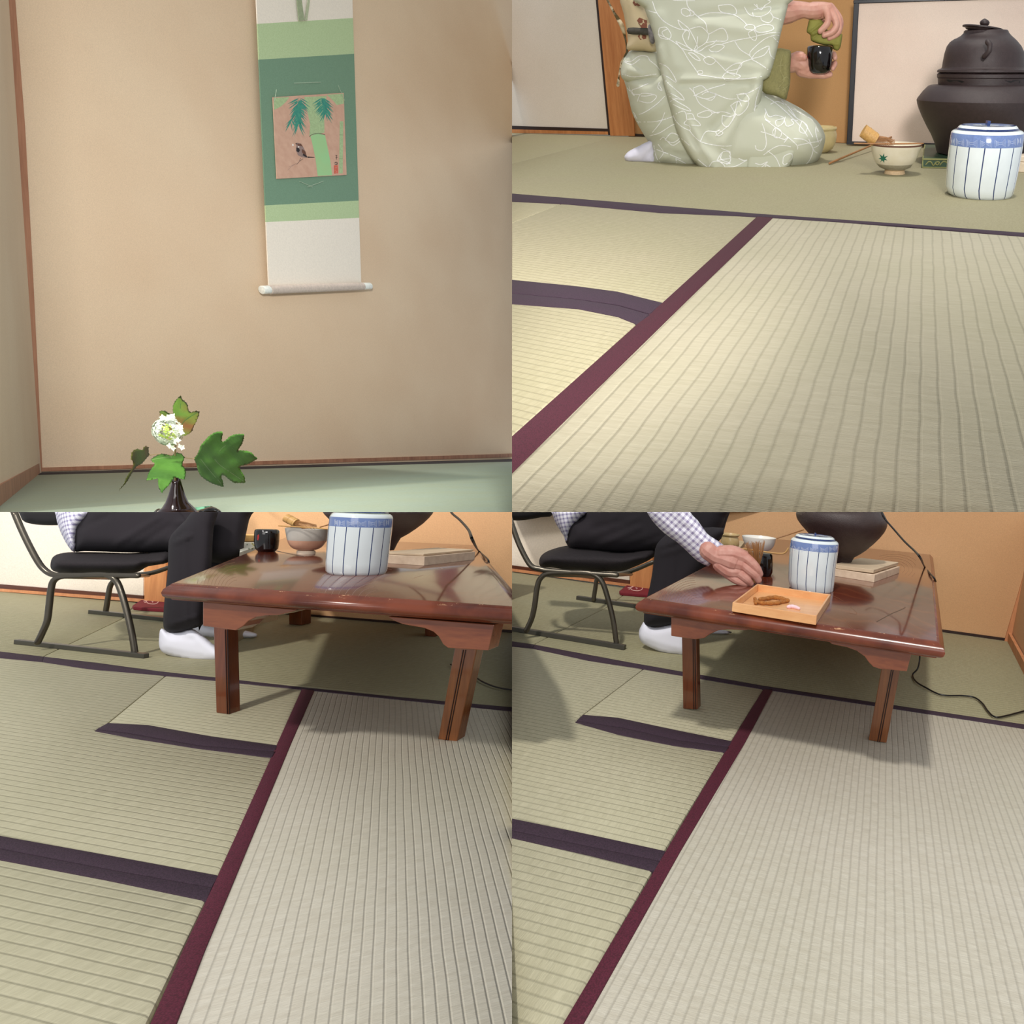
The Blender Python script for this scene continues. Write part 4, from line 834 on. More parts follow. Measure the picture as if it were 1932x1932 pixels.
for l in ([(1562, 620), (1572, 610), (1582, 612), (1590, 624), (1600, 612), (1612, 612), (1606, 622), (1598, 618)], [(1615, 622), (1626, 610), (1640, 612), (1652, 624), (1664, 612)]):
    q = catmull([(a, b, 0) for a, b in l], False, 4); rim.merge(tube([fp(p.x, p.y, 0.012) for p in q], 0.012, 6))
rim.merge(prism3([R2.flo(1548, 600, hz+.004), R2.flo(1990, 606, hz+.004), R2.flo(1990, 603, hz+.004), R2.flo(1548, 597, hz+.004)], Vector((0, 0, -.01))))
rim.merge(prism3([R2.flo(1548, 600, hz+.004), R2.flo(1552, 600, hz+.004), R2.flo(1560, 545, hz+.004), R2.flo(1556, 545, hz+.004)], Vector((0, 0, -.01))))
obj('gold_rim', rim, board_y, R2, parent=tb)
def brazier(R, base, z0, rows, mat_, label, name='brazier', cut=None):
    b = lathe(R, base, rows, z0=z0, seg=64)
    t = thing(name, b.c, R, label, 'brazier'); return t, b
ft, fb = brazier(R2, (1782, 598, 150), hz, [(592, 1640, 1925), (575, 1607, 1958), (545, 1600, 1968), (510, 1586, 1985), (480, 1570, 2000), (440, 1551, 2018), (410, 1539, 2028), (392, 1534, 2033), (378, 1532, 2036), (370, 1536, 2031), (345, 1555, 2010), (325, 1575, 1990), (321, 1585, 1980), (319, 1612, 1950), (295, 1611, 1950), (292, 1608, 1957), (280, 1608, 1957), (276, 1614, 1950)], iron_b, 'dark cast iron brazier with flared shoulder holding the iron kettle, on the tile board')
fillstroke(fb, R2, [(1543, 362), (1552, 340), (1567, 330), (1572, 334), (1562, 350), (1550, 364)], 1, 1.0)
fillstroke(fb, R2, [(1638, 302), (1646, 300), (1665, 304), (1690, 303), (1708, 308), (1700, 312), (1670, 312), (1650, 310)], 1, 1.0)
fillstroke(fb, R2, [(1860, 304), (1900, 303), (1918, 305), (1916, 314), (1880, 312)], 1, 1.0)
obj('bowl', fb, [iron_b, black], R2, parent=ft, smooth='auto')
kt = freelathe(R2, [(285, 1640, 1930), (276, 1620, 1945), (272, 1608, 1958), (264, 1610, 1956), (258, 1624, 1936), (252, 1627, 1932), (230, 1630, 1928), (200, 1636, 1926), (175, 1644, 1915), (158, 1656, 1902), (147, 1672, 1892), (143, 1682, 1888), (135, 1696, 1880), (125, 1706, 1872), (117, 1708, 1869), (114, 1712, 1866)], fb.Y, 64)
kth = thing('kettle', R2.at(1780, 280, fb.Y), R2, 'black cast iron kettle with a round knob on its tilted lid, set in the brazier', 'kettle')
obj('body', kt, iron_b, R2, parent=kth, smooth='auto')
lidk = freelathe(R2, [(117, 1716, 1864), (113, 1712, 1866), (110, 1716, 1862)], fb.Y)
A_ = R2.at(1703, 93, fb.Y-0.02); B_ = R2.at(1850, 113, fb.Y-0.02); c_ = (A_+B_)/2; dr = (B_-A_).normalized(); up_ = Vector((-dr.z, 0, dr.x)); rr_ = (B_-A_).length/2
lk = MB(); seg = 48; vs = []
for (h, s_) in ((-0.14, .80), (-0.06, .86), (-0.05, 1.0), (0.0, 1.0), (0.02, .93), (0.035, .5), (0.05, .2)):
    for i in range(seg): vs.append(c_+dr*math.cos(2*PI*i/seg)*rr_*s_+Vector((0, 1, 0))*math.sin(2*PI*i/seg)*rr_*s_+up_*h*rr_)
f_ = [(a*seg+j, a*seg+(j+1) % seg, (a+1)*seg+(j+1) % seg, (a+1)*seg+j) for a in range(6) for j in range(seg)]+[tuple(range(seg)), tuple(range(6*seg, 7*seg))]
lo_ = obj('lid', lk.add(vs, f_), iron_b, R2, parent=kth, smooth='auto')
obj('knob', freelathe(R2, [(102, 1776, 1792), (98, 1774, 1794), (94, 1768, 1799), (86, 1765, 1802), (79, 1768, 1799), (73, 1776, 1791), (70, 1781, 1786)], fb.Y, 24), iron_b, R2, parent=lo_, smooth=True)
rg = R2.at(1795, 185, fb.Y-150*R2.px(fb.Y)); pp = R2.px(fb.Y)
obj('lug', tube([rg+Vector((-4*pp, 0, 18*pp)), rg+Vector((2*pp, -10*pp, 10*pp)), rg+Vector((3*pp, -12*pp, -4*pp)), rg+Vector((-6*pp, 0, -18*pp))], 8*pp, 10), iron_b, R2, parent=kth, smooth=True)
# tea bowl
gl = plain('bowl_glaze', (216, 208, 188), 0.3, 0.06, 5, coat=0.3, c2=(206, 196, 170)); raw = plain('bowl_foot', (206, 178, 140), 0.7); bowl_g2 = plain('bowl_band', (166, 158, 136), 0.4); mgreen = plain('maple_green', (24, 106, 84), 0.4); rimb = plain('bowl_rim', (96, 60, 44), 0.4)
bw = lathe(R2, (1444, 661, 38), [(655, 1404, 1483), (642, 1408, 1480), (638, 1404, 1484), (630, 1386, 1503), (616, 1374, 1512), (600, 1366, 1524), (590, 1363, 1528), (578, 1360, 1533), (562, 1357, 1540), (548, 1356, 1546), (543, 1356, 1547)], 56, z0=0, mi=[1, 1, 1, 2, 2, 0, 0, 0, 0, 0, 3, 3, 0], inner=[(542, 1360, 1543), (552, 1364, 1539), (585, 1376, 1524), (615, 1400, 1490)])
def star(cx_, cy_, r, rot=0):
    P = []
    for i in range(7):
        a = rot+i*2*PI/7-PI/2; L = r*(1.0 if i in (0, 1, 6) else .85)
        P.append((cx_+math.cos(a)*L, cy_+math.sin(a)*L)); a2 = a+PI/7; P.append((cx_+math.cos(a2)*r*.38, cy_+math.sin(a2)*r*.38))
    return P
fillstroke(bw, R2, star(1400, 598, 21, .2), 4, 0.8); fillstroke(bw, R2, star(1368, 578, 15, .5), 4, 0.8)
strokes(bw, R2, [[(1364, 590), (1372, 610)]], 4, 4, .8)
bt = thing('tea_bowl', bw.c, R2, 'cream tea bowl painted with green maple leaves, standing on the tatami', 'tea bowl')
obj('body', bw, [gl, raw, bowl_g2, rimb, mgreen], R2, parent=bt, smooth='auto')
def whisk_rest(R, a, b, c, Y, ra, rb, rc, label, n=46):
    t = thing('tea_whisk', R.at(a[0], a[1], Y), R, label, 'whisk')
    A = R.at(a[0], a[1], Y); B = R.at(b[0], b[1], Y); C = R.at(c[0], c[1], Y); p = R.px(Y, a[0], a[1])
    hd = flatcyl(A, B, ra*p, 28); q = (B-A).normalized()
    for u in (0.35, 0.8): hd.merge(flatcyl(A.lerp(B, u), A.lerp(B, u)+q*2*p, ra*p*1.05, 28))
    obj('handle', hd, bamboo, R, parent=t, smooth='auto')
    ti = MB(); d = (C-B).normalized(); u = d.cross(Vector((0, 1, 0))).normalized(); v = d.cross(u)
    for i in range(n):
        an = 2*PI*i/n; o1 = u*math.cos(an)+v*math.sin(an)
        ti.merge(tube([B+o1*rb*p*0.9, B.lerp(C, .5)+o1*(rb+(rc-rb)*.7)*p, C+o1*rc*p*random.uniform(.9, 1.05)], 0.8*p, 5))
    tagset(obj('tines', ti, bamboo2, R, parent=t, smooth=True), kind='stuff')
    return t
whisk_rest(R2, (1325, 493), (1372, 528), (1432, 556), bw.Y-0.05, 23, 17, 26, 'bamboo tea whisk lying handle up in the maple leaf bowl')
tagset(obj('tea_scoop', ptube(R2, [(1292, 541, bw.Y-.15, 2.6), (1400, 543, bw.Y-.15, 2.6), (1500, 542, bw.Y-.13, 2.8), (1553, 541, bw.Y-.12, 1.6)], 8), bamboo2, R2, smooth=True), 'thin bamboo scoop laid across the rim of the maple leaf bowl', 'scoop')
Yl = R2.flo(1523, 534).y; 
lr = freelathe(R2, [(538, 1500, 1545), (530, 1497, 1548), (512, 1497, 1548), (507, 1500, 1545), (503, 1496, 1549), (500, 1498, 1546)], Yl, 32)
tagset(obj('lid_rest', lr, bamboo2, R2, smooth='auto'), 'short bamboo rest under the cup of the ladle', 'rest')
ld_t = thing('water_ladle', R2.at(1525, 498, Yl), R2, 'bamboo ladle with a long thin handle, its cup on the bamboo rest', 'ladle')
cp = MB(); cA = R2.at(1532, 498, Yl); cB = R2.at(1527, 428, Yl); pl_ = R2.px(Yl, 1527, 460)
seg = 40; vs = []
ax_ = (R2.at(1522, 428, Yl-0.1)-R2.at(1534, 497, Yl)).normalized(); uu = ax_.cross(Vector((0, 1, 0))).normalized(); vv = ax_.cross(uu)
L_ = (cB-cA).length
for (h, r) in ((0, 27), (0.1, 31), (0.5, 37), (1.0, 42), (1.0, 39), (0.5, 34), (0.1, 26)):
    for i in range(seg): vs.append(cA+ax_*h*L_+(uu*math.cos(2*PI*i/seg)+vv*math.sin(2*PI*i/seg))*r*pl_)
f_ = [(a*seg+j, a*seg+(j+1) % seg, (a+1)*seg+(j+1) % seg, (a+1)*seg+j) for a in range(6) for j in range(seg)]+[tuple(range(seg)), tuple(range(6*seg, 7*seg))]
obj('cup', cp.add(vs, f_), bamboo, R2, parent=ld_t, smooth='auto')
obj('handle', tube([R2.flo(1198, 616, 0.03), R2.at(1360, 547, (R2.flo(1198, 616).y+Yl)/2), R2.at(1512, 484, Yl-0.1)], 3.2*pl_, 8), bamboo2, R2, parent=ld_t, smooth=True)
ks = lathe(R2, (1150, 578, 40), [(572, 1108, 1192), (560, 1095, 1210), (535, 1086, 1222), (505, 1084, 1226), (492, 1088, 1222), (484, 1084, 1226), (478, 1086, 1225)], 48, inner=[(477, 1090, 1220), (490, 1094, 1216), (540, 1098, 1210)])
tagset(obj('waste_water_bowl', ks, plain('pale_ochre_glaze', (204, 186, 136), 0.35, 0.1, 3, coat=0.2), R2, smooth='auto'), 'pale ochre waste water bowl half hidden behind the kneeling person\'s knee', 'bowl')
# low screen
scp = R2.vplane(R2.flo(1262, 549)+Vector((0, 0, 0)), R2.flo(1990, 566)+Vector((0, 0, 0)))
sblk = plain('screen_frame', (26, 26, 34), 0.35); spap = wallmat('screen_paper', (240, 220, 204), (232, 208, 192), 3.2)
sct = thing('low_screen', R2.flo(1600, 555), R2, 'low screen with pale pink paper and a black frame behind the brazier and kettle', 'screen')
obj('paper', plate(scp, [(1280, 536), (1990, 552), (1990, -70), (1300, 12)], 0.02, 0.05), spap, R2, parent=sct)
obj('frame_bar', plate(scp, [(1262, 545), (1282, 546), (1310, 0), (1290, 0)], 0.08, 0.08), sblk, R2, parent=sct, bevel=0.012)
obj('frame_bar', plate(scp, [(1262, 546), (1990, 562), (1990, 550), (1262, 533)], 0.08, 0.085), sblk, R2, parent=sct, bevel=0.012)
obj('frame_bar', plate(scp, [(1288, 14), (1990, -8), (1990, -30), (1288, 0)], 0.08, 0.085), sblk, R2, parent=sct, bevel=0.012)
wb_m = plain('pale_box_wood', (226, 208, 184), 0.6, 0.06, 20); 
bp_ = R2.wplane((1908, 650), (1990, 655))
tagset(obj('wooden_box', plate(bp_, [(1909, 650), (1990, 655), (1990, 616), (1909, 612)], 0.5), wb_m, R2, bevel=0.015), 'pale wooden box just right of the striped jar on the tatami', 'box')
tagset(obj('wooden_box', plate(bp_, [(1911, 611), (1990, 615), (1990, 592), (1911, 588)], 0.48, -0.01), wb_m, R2, bevel=0.015), 'thin pale lid board lying on the wooden box right of the striped jar', 'box')
# ================================================================ VIEWS 3 and 4: low lacquer table, chair and seated person
tw_top = tablewood('table_top_lacquer'); tw_side = worn('table_edge_lacquer'); tw_leg = wood('table_leg_wood', (118, 62, 34), (78, 36, 20), 0.18, axis=(0, 0, 1), coat=0.4)
tw_leg2 = wood('table_leg_wood_light', (140, 84, 44), (94, 50, 26), 0.2, axis=(0, 0, 1), coat=0.4); tw_apr = wood('table_apron_wood', (132, 72, 40), (96, 46, 26), 0.22, axis=(1, 0, 0), coat=0.4)
groove_m = plain('groove_dark', (48, 20, 10), 0.3); grain_m = plain('grain_line', (134, 82, 50), 0.3); crack_m = plain('grain_crack', (62, 18, 10), 0.3)
steel = plain('chair_steel', (96, 90, 80), 0.28, 0.05, metal=0.75); skid_m = plain('chair_skid', (84, 82, 76), 0.35, 0.05, metal=0.5)
mesh_m = clothedge('chair_mesh', (34, 26, 30), 1.8); black_f = plain('chair_back_fabric', (16, 13, 16), 0.9)
trou = plain('trouser_cloth', (29, 22, 29), 0.9, 0.15, 5, c2=(20, 16, 22)); sockm = plain('white_sock', (232, 232, 244), 0.85, 0.03, 10)
def table(R, ht, TP, edge_b, aprons, legs, backlegs, label, grain, cracks):
    t = thing('low_table', R.flo(legs[0][0][0], legs[0][0][1]), R, label, 'table')
    P = [R.flo(x, y, ht) for x, y in TP]; A = Vector((P[0].x, P[0].y, 0)); B = Vector((P[1].x, P[1].y, 0)); vp = R.vplane(A, B)
    th = ht - vp(edge_b[0], edge_b[1]).z
    n = len(P); c = sum(P, Vector())/n
    def off(d):
        out = []
        for i in range(n):
            p = P[i]; e1 = (P[i]-P[i-1]).normalized(); e2 = (P[(i+1) % n]-P[i]).normalized()
            n1 = Vector((e1.y, -e1.x, 0)); n2 = Vector((e2.y, -e2.x, 0))
            if (c-p).dot(n1) < 0: n1 = -n1
            if (c-p).dot(n2) < 0: n2 = -n2
            m_ = (n1+n2).normalized(); out.append(p+m_*d/max(0.4, m_.dot(n1)))
        return out
    lv = [(0, 0.004), (0.0, 0.004), (0.05, 0.0005), (0.12, -0.001), (0.18, -0.004), (0.35, -0.009), (0.55, -0.011), (0.75, -0.009), (0.88, -0.004), (0.90, 0.001), (1.0, 0.003)]
    vs = []; rings = []
    for h, d in lv: vs += [Vector((p.x, p.y, ht-th*h)) for p in off(d)]
    fs = [tuple(range(n))]; ms = [0]
    for a in range(1, len(lv)-1):
        for j in range(n): fs.append((a*n+j, a*n+(j+1) % n, (a+1)*n+(j+1) % n, (a+1)*n+j)); ms.append(1)
    # top ring shares level 0 / 1
    vs2 = vs[n:]; fs2 = [tuple(range(n))]+[tuple(q-n for q in f) for f in fs[1:]]+[tuple(range(len(vs2)-n, len(vs2)))[::-1]]; ms2 = [0]+ms[1:]+[1]
    tb = MB().add(vs2, fs2, ms2); bv_ = BVHTree.FromPolygons([tuple(v) for v in tb.v], tb.f)
    tp = MB().add([p+Vector((0, 0, 0.0004)) for p in off(0.006)], [tuple(range(n))], 0)
    strokes(tb, R, grain, 0.9, 2, 0.4, 5, bv_); strokes(tb, R, cracks, 3.4, 3, 0.5, 5, bv_)
    obj('tabletop', tb, [tw_top, tw_side, grain_m, crack_m], R, parent=t, smooth='auto')
    pa = R.vplane(A-Vector((0, 0, 0))+vp.n*(-0.02), B+vp.n*(-0.02))
    for pl in aprons:
        obj('apron_bracket', plate(pa, pl, 0.035, 0.012), tw_apr, R, parent=t, bevel=0.0012)
    for (bl, br_, tr_, tl, split, mt_) in legs:
        a_ = R.flo(*bl); w_ = (R.flo(*br_)-a_).length; dpt = w_*0.7
        f2 = R.vplane(a_, R.flo(bl[0]+50, bl[1]+50*(B.y-A.y)/max(1e-6, 1)*0+4))
        f2 = R.vplane(a_, a_+(B-A))
        face = [f2(*bl), f2(*br_), f2(*tr_), f2(*tl)]; zt = ht-th*0.9
        face[2] = face[1]+(face[2]-face[1])*((zt-face[1].z)/(face[2]-face[1]).z); face[3] = face[0]+(face[3]-face[0])*((zt-face[0].z)/(face[3]-face[0]).z)
        lg = prism3(face, -f2.n*dpt)
        o_ = obj('leg', lg, mt_, R, parent=t, bevel=0.002)
        g = MB()
        for q in split:
            (x1, y1), (x2, y2) = q
            g.merge(tube([f2(x1, y1, 0.0005), f2(x2, y2, 0.0005)], 0.0012, 6))
        obj('groove', g, groove_m, R, parent=o_)
    for pl in backlegs:
        a_ = R.flo(pl[0][0], pl[0][1]); f2 = R.vplane(a_, a_+(B-A))
        obj('leg', plate(f2, pl, 0.045), tw_leg, R, parent=t, bevel=0.002)
    return t, th
def arcs(cx_, cy_, n, r0, dr, a0, a1, sx_=1.0, sy_=0.5, rot=0.0, jit=0.6):
    out = []
    for i in range(n):
        r = r0+dr*i; l = []
        for j in range(9):
            a = math.radians(a0+(a1-a0)*j/8+random.uniform(-2, 2)); x = math.cos(a)*r*sx_+random.uniform(-jit, jit); y = math.sin(a)*r*sy_+random.uniform(-jit, jit)*.5
            l.append((cx_+x*math.cos(rot)-y*math.sin(rot), cy_+x*math.sin(rot)+y*math.cos(rot)))
        out.append(l)
    return out
H4 = 0.306; H3 = 0.327
table(R4, H4, [(495, 325), (1612, 490), (1580, 160), (942, 96)], (500, 384),
    [[(600, 392), (905, 432), (885, 447), (812, 443), (775, 448), (745, 462), (725, 476), (690, 481), (600, 468)], [(1186, 480), (1508, 532), (1490, 602), (1385, 592), (1362, 584), (1345, 566), (1330, 545), (1300, 524), (1262, 510), (1240, 506), (1205, 498)]],
    [((645, 743), (700, 746), (695, 462), (640, 458), [((690, 462), (693, 744)), ((683, 462), (686, 744))], tw_leg), ((1345, 862), (1413, 872), (1466, 588), (1396, 578), [((1440, 590), (1388, 866)), ((1433, 590), (1380, 866))], tw_leg2)],
    [], 'dark red lacquered low table with a chipped edge, carrying the wooden tray and open whisk', 
    arcs(700, 345, 12, 30, 11, 185, 265, 1.0, 0.75)+arcs(1440, 215, 7, 12, 15, 150, 400, 1.0, 0.55)+[[(1195, 270), (1180, 300), (1240, 330), (1290, 370), (1300, 385), (1262, 380)], [(1250, 400), (1275, 430), (1300, 450)], [(1000, 190), (1080, 240), (1120, 250)], [(1070, 160), (1130, 150), (1180, 165)]],
    [[(1592, 265), (1545, 292), (1520, 325), (1485, 360), (1430, 385), (1375, 415)]])
table(R3, H3, [(645, 268), (1990, 361), (1790, 125), (1085, 92)], (642, 332),
    [[(765, 338), (1120, 368), (1100, 377), (1052, 389), (1000, 391), (965, 397), (935, 412), (915, 432), (888, 447), (765, 430)], [(1462, 394), (1864, 426), (1842, 523), (1690, 513), (1672, 500), (1655, 470), (1635, 452), (1600, 438), (1520, 424), (1485, 410)]],
    [((815, 758), (866, 766), (858, 438), (805, 434), [((857, 445), (865, 762)), ((850, 445), (858, 762))], tw_leg), ((1652, 858), (1723, 868), (1798, 520), (1716, 508), [((1757, 522), (1690, 864)), ((1748, 522), (1682, 864))], tw_leg2)],
    [[(1090, 425), (1138, 427), (1138, 360), (1090, 356)], [(1603, 468), (1640, 472), (1642, 420), (1603, 416)]], 'dark red lacquered low table without a tray, holding a jar and grey pink bowl',
    arcs(900, 290, 14, 40, 13, 185, 262, 1.0, 0.85)+arcs(1720, 175, 6, 14, 17, 120, 330, 1.0, 0.45)+arcs(1440, 330, 9, 40, 16, 190, 250, 1.6, 0.9)+[[(1560, 250), (1600, 240), (1580, 275)], [(1450, 210), (1500, 230), (1580, 310)]],
    [[(1842, 195), (1800, 225), (1765, 255), (1720, 295), (1680, 335)], [(1035, 145), (1080, 155), (1130, 165), (1230, 182)]])
# ---- jars, braziers, bowls on the tables
jar(R4, (1131, 302, 66), H4, [(298, 1061, 1202), (293, 1054, 1208), (286, 1046, 1213), (260, 1042, 1216), (200, 1044, 1222), (140, 1048, 1231), (112, 1052, 1233), (106, 1056, 1230), (102, 1064, 1224)], 6,
    [(101, 1065, 1222), (95, 1069, 1218), (91, 1073, 1214), (88, 1079, 1209)], (1144, 79, 92, 4), 'blue and white striped lidded jar on the tray table behind the wooden tray', (1050, 1232, 118, 142, 15))
jar(R3, (1347, 240, 77), H3, [(236, 1264, 1431), (230, 1254, 1440), (220, 1248, 1446), (190, 1248, 1450), (120, 1253, 1458), (54, 1259, 1466), (20, 1264, 1469), (10, 1270, 1466), (5, 1276, 1460)], 6,
    [(2, 1280, 1455), (-6, 1286, 1450), (-10, 1290, 1446), (-14, 1298, 1440)], (1366, -30, -12, 4), 'blue and white striped jar cut by the upper edge, on the trayless table', (1262, 1468, 26, 52, 6))
iron_s = plain('cast_iron_small', (66, 52, 50), 0.45, 0.12, 60, bump=0.5, k=1.0)
for R, ht, base, rows, lab in ((R4, H4, (1250, 204, 24), [(198, 1224, 1276), (180, 1216, 1284), (166, 1206, 1292), (152, 1184, 1314), (135, 1164, 1336), (110, 1136, 1362), (85, 1112, 1385), (62, 1090, 1402), (46, 1078, 1410), (36, 1073, 1413), (24, 1071, 1414), (10, 1073, 1411), (-20, 1090, 1395)], 'dark iron brazier standing on pale boards behind the jar of the tray table'),
                          (R3, H3, (1420, 148, 28), [(142, 1372, 1480), (118, 1362, 1490), (96, 1350, 1502), (78, 1325, 1530), (60, 1300, 1552), (38, 1276, 1578), (16, 1258, 1598), (0, 1248, 1610), (-20, 1240, 1620)], 'dark iron brazier behind the jar on the trayless table')):
    b = lathe(R, base, rows, z0=ht+0.02, seg=56)
    tagset(obj('brazier', b, iron_s, R, smooth='auto'), lab, 'brazier')
    if R is R4: yb4 = b.Y
    else: yb3 = b.Y
# pale boards under the braziers
bp4 = R4.vplane(R4.flo(1222, 240, H4)*1.0, R4.flo(1366, 262, H4)*1.0)
for R, ht, lo, hi, lb1, lb2 in ((R4, H4, [(1205, 240), (1366, 266), (1369, 237), (1208, 213)], [(1205, 211), (1363, 231), (1366, 218), (1208, 198)], 'lower pale wooden box under the brazier on the tray table', 'thin pale board between the brazier and the box on the tray table'),
                                (R3, H3, [(1440, 193), (1600, 203), (1602, 168), (1440, 160)], [(1440, 158), (1597, 166), (1600, 158), (1440, 150)], 'pale wooden box right of the jar on the trayless table', 'thin pale board on the box right of the jar, trayless table')):
    A = R.flo(*lo[0], ht); B = R.flo(*lo[1], ht); f2 = R.vplane(A, B)
    dd = 0.26 if R is R4 else 0.24
    m1 = plate(f2, lo, dd)
    if R is R4:
        pass
    tagset(obj('wooden_box', m1, plain('box_wood_side', (228, 204, 178), 0.6, 0.08, 60, c2=(206, 180, 154)), R, bevel=0.001), lb1, 'box')
    tagset(obj('board', plate(f2, hi, dd-0.005, -0.004), plain('board_wood', (214, 190, 160), 0.6, 0.06, 30), R, bevel=0.001), lb2, 'board')
# view 4: bowls, caddy, scoop, ladle, tray, sweets
whiteg = plain('white_glaze', (232, 228, 220), 0.25, 0.03, coat=0.3)
w_b = lathe(R4, (932, 152, 26), [(146, 904, 962), (138, 888, 978), (125, 878, 988), (110, 871, 994), (98, 868, 996), (94, 868, 997)], 48, z0=H4+0.035, inner=[(94, 871, 994), (104, 876, 988), (120, 890, 974)])
tagset(obj('tea_bowl', w_b, whiteg, R4, smooth='auto'), 'plain white tea bowl behind the upright whisk on the tray table', 'tea bowl')
w_c = lathe(R4, (936, 243, 36), [(236, 894, 978), (222, 889, 984), (190, 888, 985), (160, 889, 984), (154, 894, 980)], 40, z0=H4, inner=[(152, 898, 976)])
tagset(obj('tea_caddy', w_c, lacq, R4, smooth='auto'), 'black tea caddy behind the whisk held at the tray table', 'tea caddy')
tagset(obj('tea_scoop', ptube(R4, [(828, 137, w_c.Y-0.06, 3.0), (900, 142, w_c.Y-0.05, 3.0), (970, 153, w_c.Y-0.05, 3.0), (1015, 157, w_c.Y-0.05, 3.2), (1032, 152, w_c.Y-0.05, 3.2), (1042, 137, w_c.Y-0.05, 2.6)], 8), bamboo, R4, smooth=True), 'pale bamboo scoop with an upturned tip lying on the black caddy', 'scoop')
ycr = plain('cream_crackle_glaze', (204, 176, 124), 0.35, 0.1, 20, coat=0.3)
kc = lathe(R4, (822, 141, 26), [(136, 792, 852), (120, 788, 858), (100, 788, 857), (92, 790, 853), (86, 784, 860), (82, 785, 859)], 44, z0=H4-0.02, inner=[(82, 789, 855), (92, 794, 850), (110, 800, 846)])
fillstroke(kc, R4, [(828, 128), (838, 124), (848, 128), (852, 134), (840, 131)], 1, 0.6)
tagset(obj('waste_water_bowl', kc, [ycr, ink], R4, smooth='auto'), 'cream waste water bowl beyond the sleeve, behind the tray table\'s corner', 'bowl')
sbx = plain('side_stand_wood', (190, 170, 136), 0.6)
tagset(obj('side_stand', prism(R4, [(770, 130), (852, 145), (880, 110), (800, 100)], H4-0.022, 0.0), sbx, R4, bevel=0.002), 'low pale stand under the cream bowl beside the tray table', 'stand')
tagset(obj('water_ladle', ptube(R4, [(1000, 99, yb4-0.1, 2.4), (1060, 80, yb4-0.1, 2.4), (1100, 67, yb4-0.12, 2.4)], 8), bamboo2, R4, smooth=True), 'thin bamboo ladle handle reaching behind the brazier of the tray table', 'ladle')
# tray
trw = wood('tray_wood', (232, 178, 124), (214, 152, 98), 0.35, axis=(1, 0, 0), coat=0.2)
fa = R4.flo(832, 376, H4); fb2 = R4.flo(1150, 421, H4); ft2 = R4.vplane(fa, fb2); hz4 = ft2(832, 341).z-H4
o1 = [R4.flo(832, 341, H4+hz4), R4.flo(1150, 391, H4+hz4), R4.flo(1203, 311, H4+hz4), R4.flo(925, 271, H4+hz4)]
cc = sum(o1, Vector())/4; i1 = [cc+(p-cc)*0.955 for p in o1]; dn = Vector((0, 0, -hz4))
trt = thing('tray', cc+dn, R4, 'square pale wooden tray holding a twisted fried snack and a pink sweet', 'tray')
for k_ in range(4):
    a, b_, c_, d_ = o1[k_], o1[(k_+1) % 4], i1[(k_+1) % 4], i1[k_]
    obj('side_panel', prism3([a, b_, c_, d_], dn), trw, R4, parent=trt, bevel=0.0008)
obj('base_panel', prism3([p+dn*0.85 for p in i1], dn*0.14), trw, R4, parent=trt)
ztr = H4+hz4*0.16
def onz(x, y, z): return R4.flo(x, y, z)
sn = plain('fried_snack', (200, 132, 62), 0.7, 0.2, 200, c2=(158, 92, 36), bump=0.8); pxt = R4.px(onz(960, 340, ztr).y)
smb = MB()
for ls, r in (([(918, 338), (940, 343), (970, 345), (1000, 343), (1016, 338)], 8), ([(936, 330), (965, 325), (990, 322), (1015, 326), (1040, 334)], 9), ([(1000, 344), (1022, 340), (1040, 336)], 6), ([(916, 326), (922, 335), (920, 344)], 7)):
    P = catmull([onz(x, y, ztr+r*pxt*0.9) for x, y in ls], False, 5); smb.merge(tube(P, [r*pxt*(0.9+0.12*math.sin(i*1.3)) for i in range(len(P))], 10))
tagset(obj('fried_snack', smb, sn, R4, remesh=1.2*pxt, sm_iter=1), 'twisted brown fried snack at the left in the wooden tray', 'snack')
q = [onz(1042, 358, ztr+5*pxt), onz(1060, 357, ztr+6*pxt), onz(1082, 364, ztr+5*pxt)]
tagset(obj('pink_sweet', tube(catmull(q, False, 4), [6*pxt, 8*pxt, 7*pxt, 7.5*pxt, 8*pxt, 7*pxt, 7.5*pxt, 6.5*pxt, 6*pxt][:9], 14), plain('pink_sugar', (244, 206, 214), 0.6, 0.03), R4, smooth=True), 'small pale pink sweet at the right in the wooden tray', 'sweet')
# power cords
cordm = plain('cord_black', (22, 19, 20), 0.4)
Yc = yb4
pts = [R4.at(1385, -40, Yc-0.12), R4.at(1398, 10, Yc-0.14), R4.at(1412, 32, Yc-0.14), R4.at(1445, 70, Yc-0.2), R4.at(1482, 112, Yc-0.3), R4.at(1520, 148, Yc-0.4), R4.at(1542, 175, Yc-0.5), R4.flo(1556, 205, H4+0.004), R4.flo(1580, 235, H4+0.004), R4.flo(1592, 248, H4+0.004)]
e = R4.flo(1592, 248, H4); pts += [R4.at(1599, 262, e.y-0.005)]
tg = MB().merge(tube(catmull(pts, False, 5), 3.2*R4.px(e.y), 8))
c0_ = R4.flo(1512, 622, 0.006)
p2_ = [R4.at(1539, 520, c0_.y+0.03), R4.at(1538, 560, c0_.y+0.03), R4.at(1530, 592, c0_.y+0.02), R4.flo(1512, 614, 0.006), R4.flo(1525, 640, 0.006), R4.flo(1560, 662, 0.006), R4.flo(1620, 690, 0.006), R4.flo(1700, 693, 0.006), R4.flo(1745, 700, 0.006), R4.flo(1775, 722, 0.006), R4.flo(1795, 750, 0.006), R4.flo(1820, 772, 0.006), R4.flo(1860, 770, 0.006), R4.flo(1990, 735, 0.006)]
tagset(obj('power_cord', tg, cordm, R4, smooth=True), 'black power cord from the brazier over the right edge of the tray table', 'cord', 'cords of the tray table brazier')
